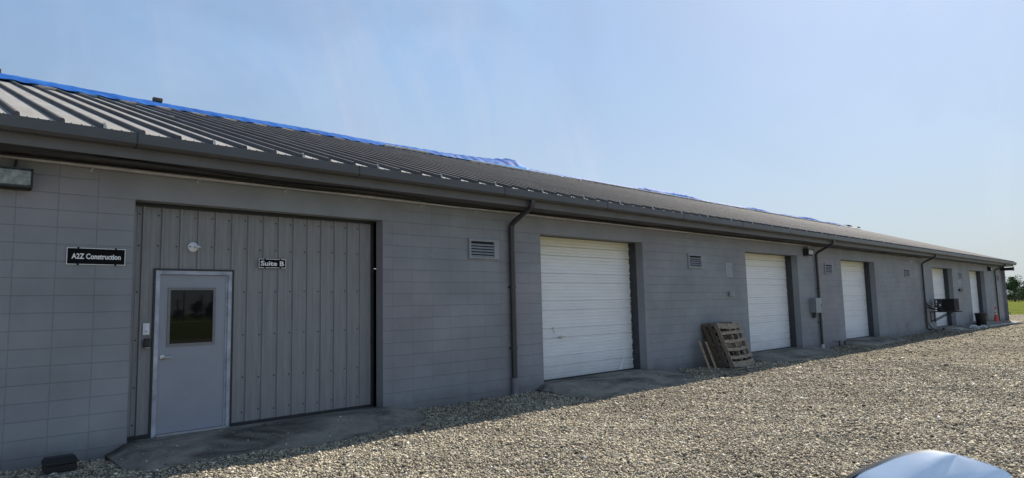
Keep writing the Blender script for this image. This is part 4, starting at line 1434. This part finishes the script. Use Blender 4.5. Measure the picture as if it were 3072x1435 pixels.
tarp()
ll = ['first', 'second', 'third', 'fourth', 'fifth', 'sixth', 'seventh', 'eighth', 'ninth', 'tenth', 'eleventh', 'twelfth', 'thirteenth', 'fourteenth']
for k in range(11):
    x0 = 2.05 + 0.8 * k + 0.05
    oo = -RIDGE + 0.66 - 0.06 * (k % 2)
    b = MB(); z = rz(oo)
    b.obox((x0 + 0.15, -oo, z + 0.045), (0.17, 0, 0.0), (0, 0.045, 0.0146), (0, -0.006, 0.019))
    tag(b.build('roof_batten', M['batten'], origin=(x0, -oo, z)), ('%s short pale batten from the left holding the lower edge of the blue tarp' % ll[k]), 'batten', 'short battens along the tarp edge')
for (xa, xb, oo, lb) in ((10.9, 12.6, -RIDGE + 0.75, 'broken white board at the tarp edge left of the big blue billow'), (14.1, 18.6, -RIDGE + 1.15, 'long white strip under the big dark blue billow of tarp'), (19.2, 20.1, -RIDGE + 0.85, 'short pale board at the tarp edge right of the big billow'), (20.8, 31.5, -RIDGE + 0.42, 'very long thin white board along the ridge in the middle of the roof'), (31.8, 49.0, -RIDGE + 0.42, 'very long thin pale board along the far end of the ridge')):
    b = MB(); z = rz(oo) + 0.058
    b.obox(((xa + xb) / 2, -oo, z + 0.045), ((xb - xa) / 2, 0, 0), (0, 0.055, 0.018), (0, -0.008, 0.026))
    tag(b.build('ridge_board', M['white_board'], origin=(xa, -oo, z)), lb, 'board')
for (x, lb) in ((4.66, 'small dark brick standing on the ridge above the skylight'), (1.38, 'small dark block on the ridge at the left picture edge')):
    b = MB(); b.bbox(x - 0.12, x + 0.1, RIDGE * -1 - 0.06, RIDGE * -1 + 0.06, rzr + 0.145, rzr + 0.25, 0.01)
    tag(b.build('brick', M['wood_dark'], origin=(x, RIDGE, rzr + 0.145)), lb, 'brick')
for (x, s_, lb) in ((53.0, 0.7, 'dark curled scrap of roofing lying at the far end of the ridge'), (50.8, 1.4, 'loose dark torn sheet on the ridge left of the curled scrap')):
    b = MB()
    for i in range(3):
        b.obox((x + i * 0.3 * s_, RIDGE - 0.15, rzr + 0.12 + 0.05 * i * (1 - i * 0.4)), (0.24 * s_, 0.0, 0.03 * (1 - i)), (0.02, 0.16, 0.02), (0, 0, 0.012))
    tag(b.build('roofing_scrap', M['dark_trim'], origin=(x, RIDGE, rzr)), lb, 'scrap')

# ------------------------------------------------------------------ trees
def leaf_mat(name, a, b_):
    m, nt, p = new_mat(name)
    at = nt.nodes.new('ShaderNodeAttribute'); at.attribute_name = 'tone'
    c = mix(nt, at.outputs['Fac'], a, b_)
    nt.links.new(c, p.inputs['Base Color'])
    p.inputs['Roughness'].default_value = 0.7
    p.inputs['Specular IOR Level'].default_value = 0.3
    try:
        p.inputs['Subsurface Weight'].default_value = 0.0
    except Exception: pass
    return m


LEAF = leaf_mat('tree_leaves', (0.028, 0.055, 0.02), (0.075, 0.125, 0.04))
BARK = mat('bark', (0.09, 0.075, 0.06), 0.9, 0.2, 8)


def make_tree(seed, H, Wd, airy=1.0, nleaf=5200):
    """returns (trunk mesh, crown mesh), origin at the base"""
    rr = random.Random(seed); rg = np.random.default_rng(seed)
    tb = MB()
    tb.tube([(0, 0, -0.3), (0.03 * H * 0.3, 0, H * 0.25), (0, 0.02 * H, H * 0.55), (0.02, 0, H * 0.9)], [0.035 * H, 0.028 * H, 0.018 * H, 0.005 * H], 8)
    cl = []
    for i in range(26):
        a = rr.uniform(0, 6.28); hz_ = rr.uniform(0.02, 0.9)
        reach = Wd * 0.5 * (1 - 0.62 * hz_) * rr.uniform(0.5, 1.1)
        tip = Vector((math.cos(a) * reach, math.sin(a) * reach, H * (hz_ + rr.uniform(0.0, 0.12))))
        st = Vector((0, 0, H * hz_ * 0.75))
        tb.tube([st, (st + tip) / 2 + Vector((0, 0, 0.02 * H)), tip], [0.01 * H, 0.006 * H, 0.002 * H], 5)
        cl.append((tip, Wd * rr.uniform(0.09, 0.2)))
        cl.append(((st + tip) * 0.5 + Vector((rr.uniform(-.3, .3), rr.uniform(-.3, .3), 0)), Wd * rr.uniform(0.09, 0.17)))
    cl.append((Vector((0, 0, H * 0.97)), Wd * 0.09))
    tr = bpy.data.meshes.new('trunk'); tr.from_pydata(tb.v, [], tb.f); tr.materials.append(BARK)
    P = []; Tn = []
    per = nleaf // len(cl)
    for c, r in cl:
        d = rg.normal(0, 1, (per, 3)); d /= np.linalg.norm(d, axis=1)[:, None]
        rad = r * rg.random(per) ** 0.45
        P.append(np.array(c[:])[None] + d * rad[:, None] * np.array([1, 1, 0.8]))
        Tn.append(np.clip(rg.uniform(0.0, 0.35) + rg.random(per) * 0.6, 0, 1))
    P = np.concatenate(P); Tn = np.concatenate(Tn)
    n = len(P)
    s_ = H * 0.02 * rg.uniform(0.7, 1.5, n)
    u = rg.normal(0, 1, (n, 3)); u /= np.linalg.norm(u, axis=1)[:, None]
    v = np.cross(u, rg.normal(0, 1, (n, 3))); v /= np.linalg.norm(v, axis=1)[:, None]
    V = np.stack([P + u * s_[:, None], P + v * s_[:, None] * 0.7, P - u * s_[:, None], P - v * s_[:, None] * 0.7], 1).reshape(-1, 3)
    F = (np.arange(n * 4).reshape(-1, 4))
    me = bpy.data.meshes.new('crown'); me.from_pydata(V.tolist(), [], F.tolist())
    ca = me.color_attributes.new('tone', 'FLOAT_COLOR', 'POINT')
    q = np.repeat(Tn, 4)
    ca.data.foreach_set('color', np.stack([q, q, q, np.ones_like(q)], 1).astype(np.float32).ravel())
    me.materials.append(LEAF)
    return tr, me


KT = [make_tree(11, 5.6, 6.5), make_tree(12, 5.0, 5.6), make_tree(13, 4.6, 6.8)]


def put_tree(kind, x, y, s_, rot, label, group):
    t = thing('tree', label, 'tree', (x, y, -0.34), group)
    t.scale = (s_, s_, s_); t.rotation_euler = (0, 0, rot)
    for nm, me in zip(('trunk', 'crown'), KT[kind]):
        o = bpy.data.objects.new(nm, me); COL.objects.link(o); o.parent = t


rr = random.Random(21)
G1 = 'dark green trees at the edge of the far field'
# along the field edge right of the building
put_tree(0, 214, 25.2, 1.12, 0.4, 'tall pointed dark green tree rising right of the building corner', G1)
put_tree(2, 212, 29.5, 0.95, 1.4, 'low spreading green tree close beside the building corner', G1)
put_tree(1, 222, 21.5, 1.12, 2.0, 'dense green tree cut by the right edge of the picture', G1)
put_tree(2, 236, 27.0, 0.8, 3.0, 'green tree behind and between the two front trees of the far field', G1)
put_tree(1, 206, 36.5, 0.8, 4.0, 'small bushy tree at the far field partly hidden by the building corner', G1)
put_tree(0, 232, 12, 1.0, 5.0, 'dark green tree in the far row just outside the picture', G1)
put_tree(1, 228, 4, 1.1, 1.0, 'bushy tree in the far row beyond the right picture edge', G1)
put_tree(2, 226, -8, 1.0, 2.5, 'spreading tree in the far row well right of the picture', G1)
for i in range(7):
    put_tree(i % 3, 240 + (i % 3) * 5, 38 - i * 3.4, 0.62 + 0.1 * (i % 2), i * 1.3, '%s tree from the left of the low dense row behind the far field trees' % ('first', 'second', 'third', 'fourth', 'fifth', 'sixth', 'seventh')[i], G1)
# behind the photographer, mirrored in the door glass
names = ['leftmost', 'second', 'third', 'fourth', 'fifth', 'sixth', 'seventh', 'eighth', 'ninth', 'last']
for i in range(10):
    put_tree(i % 3, 56 + i * 4.6 + rr.uniform(-1, 1), -(214 + rr.uniform(-6, 6)), 0.72 + 0.14 * rr.random() + (0.16 if i in (3, 4) else 0), rr.uniform(0, 6),
             '%s tree of the row mirrored in the door window glass' % names[i], 'trees mirrored in the door glass')
GP = 'utility poles mirrored in the door glass'
for i, (x, top, arms, lb) in enumerate(((49.8, 5.0, 2, 'short leaning utility pole with crossarms mirrored at the left of the glass'), (51.2, 7.6, 0, 'tallest bare utility pole mirrored in the door glass'), (55.3, 6.2, 2, 'utility pole with two crossarms mirrored in the middle of the glass'), (57.7, 6.3, 0, 'bare utility pole mirrored at the right of the door glass'))):
    t = thing('utility_pole', lb, 'utility pole', (x, -160, -0.3), GP)
    b = MB(); b.tube([(x, -160, -0.4), (x + 0.05, -160, top)], [0.17, 0.13], 8); b.build('pole', BARK, t)
    if arms:
        b = MB()
        for q in range(arms): b.box(x - 0.8, x + 0.8, 159.9, 160.1, top - 0.5 - q * 0.8, top - 0.38 - q * 0.8)
        b.build('crossarm', BARK, t)
# pole and dark fence at the field edge beside the corner
t = thing('fence_post', 'tall thin dark pole rising at the field edge beside the building corner', 'pole', (150, 22.35, -0.3))
b = MB(); b.tube([(150, 21.0, -0.4), (150, 21.0, 3.4)], 0.13, 8); b.build('pole', BARK, t)
b = MB()
for i in range(36): b.box(198 - 0.07, 198 + 0.07, -62 + i * 2.5, -61.86 + i * 2.5, -0.4, 0.9)
for z in (0.2, 0.5, 0.8): b.box(197.97, 198.03, -62, 27, z, z + 0.1)
tag(b.build('fence', BARK, origin=(198, 18, -0.34)), 'low dark wire fence in front of the far trees', 'fence')

# weeds
def weed(x, o, h, n, label, seed, grp=None):
    r_ = random.Random(seed)
    b = MB()
    z = gz(x, o)
    for i in range(n):
        a = r_.uniform(0, 6.28); L = h * r_.uniform(0.5, 1.1); l = r_.uniform(0.2, 0.7)
        p0 = Vector((x, -o, z)); p1 = p0 + Vector((math.cos(a) * L * l * 0.5, math.sin(a) * L * l * 0.5, L * 0.7)); p2 = p1 + Vector((math.cos(a) * L * l * 0.6, math.sin(a) * L * l * 0.6, L * 0.05))
        sd = Vector((-math.sin(a), math.cos(a), 0)) * 0.006
        b.add([p0 - sd, p0 + sd, p1 + sd * 1.4, p1 - sd * 1.4, p2], [(0, 1, 2, 3), (3, 2, 4)])
    tag(b.build('weed', M['weed'], origin=(x, -o, z), fix=False), label, 'weed', grp)


M['weed'] = mat('weed_green', (0.06, 0.09, 0.025), 0.8, 0.3, 10)
weed(16.75, 0.62, 0.16, 16, 'tuft of dry weeds at the right foot of the pallets', 1)
weed(24.9, 0.12, 0.22, 14, 'small weeds against the wall left of the third white door', 2)
weed(36.9, 0.35, 0.25, 20, 'weeds beside the ramp under the condenser', 3)

# ------------------------------------------------------------------ silver vehicle whose mirror pokes into the picture
def car():
    CXc, CYc = 0.0, -9.15
    t = thing('parked_car', 'silver parked vehicle seen only by its blurred side mirror at the bottom right', 'car', (1.6, CYc - 0.95, -0.2))
    silver, nt, p = new_mat('silver_car_paint')
    p.inputs['Base Color'].default_value = (0.86, 0.89, 0.93, 1); p.inputs['Metallic'].default_value = 0.8; p.inputs['Roughness'].default_value = 0.24
    p.inputs['Coat Weight'].default_value = 0.2; p.inputs['Coat Roughness'].default_value = 0.2
    bump(nt, p, noise(nt, objvec(nt), 30, 2), 0.0004)
    rub = mat('tyre_rubber', (0.02, 0.02, 0.02), 0.8)
    g0 = -0.2
    yR = CYc + 0.10        # side facing the building
    yL = yR - 1.9
    # body: side profile swept across, nose towards -x
    def loft(prof, ya, yb, inset, name, mtx):
        b = MB(); n = len(prof)
        ys = [(ya, inset), (ya - 0.08, 0.0), (yb + 0.08, 0.0), (yb, inset)]
        cx = sum(q[0] for q in prof) / n; cz_ = sum(q[1] for q in prof) / n
        vs = []
        for y, ins in ys:
            for (x, z) in prof:
                dx, dz = x - cx, z - cz_
                L = math.hypot(dx, dz)
                vs.append((x - dx / L * ins, y, z - dz / L * ins))
        fs = []
        for i in range(len(ys) - 1):
            for k in range(n): fs.append((i * n + k, i * n + (k + 1) % n, (i + 1) * n + (k + 1) % n, (i + 1) * n + k))
        fs += [tuple(range(n)), tuple((len(ys) - 1) * n + k for k in range(n))[::-1]]
        b.add(vs, fs)
        return b.build(name, mtx, t, smooth=35)
    X0 = -0.55
    body = [(X0, 0.25), (X0 - 0.05, 0.6), (X0 + 0.05, 0.88), (X0 + 0.5, 1.0), (X0 + 1.35, 1.07), (X0 + 4.6, 1.08), (X0 + 4.75, 0.95), (X0 + 4.75, 0.35), (X0 + 4.5, 0.22), (X0 + 0.2, 0.2)]
    body_o = loft([(x, z + g0) for x, z in body], yR, yL, 0.05, 'body', silver)
    cab = [(X0 + 1.3, 1.06), (X0 + 2.1, 1.62), (X0 + 2.5, 1.70), (X0 + 4.0, 1.68), (X0 + 4.55, 1.08)]
    loft([(x, z + g0) for x, z in cab], yR - 0.10, yL + 0.10, 0.06, 'cabin', silver)
    # windows
    for s_, y in ((1, yR - 0.10), (-1, yL + 0.10)):
        b = MB(); yy = y + 0.006 * s_
        b.add([(X0 + 1.62, yy, 1.12 + g0), (X0 + 2.2, yy, 1.55 + g0), (X0 + 2.85, yy, 1.60 + g0), (X0 + 2.85, yy, 1.12 + g0)], [(0, 1, 2, 3)])
        b.add([(X0 + 2.95, yy, 1.12 + g0), (X0 + 2.95, yy, 1.60 + g0), (X0 + 3.85, yy, 1.58 + g0), (X0 + 4.2, yy, 1.12 + g0)], [(0, 1, 2, 3)])
        b.build('side_window', M['glass'], t)
    b = MB(); b.add([(X0 + 1.36, yR - 0.28, 1.10 + g0 + 0.015), (X0 + 2.06, yR - 0.30, 1.60 + g0), (X0 + 2.06, yL + 0.30, 1.60 + g0), (X0 + 1.36, yL + 0.28, 1.10 + g0 + 0.015)], [(0, 1, 2, 3)])
    b.build('windshield', M['glass'], t)
    for wx in (X0 + 0.85, X0 + 3.8):
        for y, s_ in ((yR, 1), (yL, -1)):
            b = MB(); b.lathe((wx, y - s_ * 0.2, 0.36 + g0), [(0.36, 0), (0.37, 0.04), (0.37, 0.17), (0.34, 0.215), (0.25, 0.218)], 28, (0, s_, 0)); wo = b.build('wheel', rub, t, smooth=40)
            b = MB(); b.lathe((wx, y - s_ * 0.0, 0.36 + g0), [(0.245, 0), (0.24, 0.022), (0.07, 0.012), (0.05, 0.03)], 20, (0, s_, 0)); b.build('rim', silver, wo, smooth=40)
    for y, s_ in ((yR, -1), (yL, 1)):
        b = MB(); b.bbox(X0 - 0.045, X0 + 0.1, -(y + s_ * 0.1) if s_ < 0 else -(y + 0.5), -(y + s_ * 0.5) if s_ < 0 else -(y + 0.1), 0.66 + g0, 0.82 + g0, 0.02)
        b.build('headlight', M['lamp_glass'], t)
    b = MB(); b.bbox(X0 - 0.06, X0 + 0.02, -(yR - 0.6), -(yL + 0.6), 0.5 + g0, 0.78 + g0, 0.02); b.build('grille', M['black_plastic'], t)
    # side mirror: housing turned to the camera; outline measured from the picture
    az = math.radians(13.3)
    fwd = Vector((math.cos(az), math.sin(az), 0)); lf = Vector((-math.sin(az), math.cos(az), 0))
    C0_ = Vector((0, CYc, EYE)) + fwd * 1.2 + Vector((0, 0, -0.236))
    # rings from the front cap (towards the camera) to the rear rim: (outline s,z)
    out = [(0.0, 0.0), (0.033, 0.001), (0.069, -0.009), (0.107, -0.029), (0.140, -0.052), (0.165, -0.10), (0.162, -0.16), (0.13, -0.20), (0.03, -0.215), (-0.05, -0.20), (-0.085, -0.14), (-0.08, -0.06), (-0.066, -0.028), (-0.05, -0.014)]
    cc = (0.045, -0.105)

    def mp_(s2, z2, f_, dd, ox=0, oz=0):
        oz = oz - 0.24 * max(0, dd)
        return C0_ + lf * (cc[0] + (s2 - cc[0]) * f_ + ox) + Vector((0, 0, cc[1] + (z2 - cc[1]) * f_ + oz)) + fwd * dd
    fine = []
    for i in range(len(out)):
        p0, p1, p2, p3 = (out[(i + q) % len(out)] for q in (-1, 0, 1, 2))
        for t_ in (0, .25, .5, .75):
            fine.append(tuple(0.5 * (2 * p1[c_] + (p2[c_] - p0[c_]) * t_ + (2 * p0[c_] - 5 * p1[c_] + 4 * p2[c_] - p3[c_]) * t_ ** 2 + (3 * p1[c_] - p0[c_] - 3 * p2[c_] + p3[c_]) * t_ ** 3) for c_ in (0, 1)))
    out = fine
    n = len(out)
    b = MB()
    vs = []
    for dd in (0.0, 0.03, 0.075): vs += [mp_(s2, z2, 1.0, dd) for s2, z2 in out]
    fs = []
    for i in range(2):
        for k in range(n): fs.append((i * n + k, i * n + (k + 1) % n, (i + 1) * n + (k + 1) % n, (i + 1) * n + k))
    b.add(vs, fs)
    # front of the housing: two curved faces meeting in a crease that runs down from the top corner
    crease = [(0.0, 0.0, 0.0), (0.028, -0.028, -0.034), (0.055, -0.058, -0.062), (0.075, -0.10, -0.08), (0.082, -0.15, -0.07), (out[32][0], out[32][1], 0.0)]
    for side in (0, 1):
        rim = [out[k % n] for k in (range(0, 33) if side == 0 else range(n, 31, -1))]
        m_ = len(rim)
        rows = 6
        vs = []
        for r_ in range(rows + 1):
            q = r_ / rows
            for k in range(m_):
                u_ = k / (m_ - 1) * (len(crease) - 1)
                i0 = min(int(u_), len(crease) - 2); fr = u_ - i0
                cp = [crease[i0][c_] * (1 - fr) + crease[i0 + 1][c_] * fr for c_ in range(3)]
                rp_ = (*rim[k], 0.0)
                bulge = -0.012 * math.sin(q * math.pi) * math.sin(k / (m_ - 1) * math.pi)
                vs.append(mp_(rp_[0] * (1 - q) + cp[0] * q, rp_[1] * (1 - q) + cp[1] * q, 1.0, rp_[2] * (1 - q) + cp[2] * q + bulge))
        fs = [(r_ * m_ + k, r_ * m_ + k + 1, (r_ + 1) * m_ + k + 1, (r_ + 1) * m_ + k) for r_ in range(rows) for k in range(m_ - 1)]
        b.add(vs, fs)
    mo = b.build('side_mirror', silver, t, smooth=50, fix=True)
    b = MB(); vs = []
    for f_, dd in ((1.0, 0.03), (1.07, 0.045), (1.07, 0.115), (0.9, 0.12)):
        vs += [mp_(s2, z2, f_, dd, 0.012, -0.004) for s2, z2 in out]
    fs = []
    for i in range(3):
        for k in range(n): fs.append((i * n + k, i * n + (k + 1) % n, (i + 1) * n + (k + 1) % n, (i + 1) * n + k))
    fs.append(tuple(3 * n + k for k in range(n)))
    b.add(vs, fs); b.build('mirror_rim', M['black_plastic'], mo, smooth=40)
    b = MB(); q0 = C0_ + lf * -0.066 + Vector((0, 0, -0.072)) + fwd * -0.015
    b.tube([q0 + Vector((0, 0, 0.035)), q0 + Vector((0, 0, -0.08))], [0.013, 0.026], 12); b.build('mirror_hinge', M['black_plastic'], mo, smooth=50)
    b = MB(); a = C0_ + lf * -0.06 + Vector((0, 0, -0.13)) + fwd * 0.03
    b.tube([a, a + Vector((0.02, -0.08, -0.03)), Vector((a.x + 0.05, yR - 0.12, a.z - 0.08))], 0.035, 10); b.build('mirror_arm', M['black_plastic'], mo, smooth=50)


car()
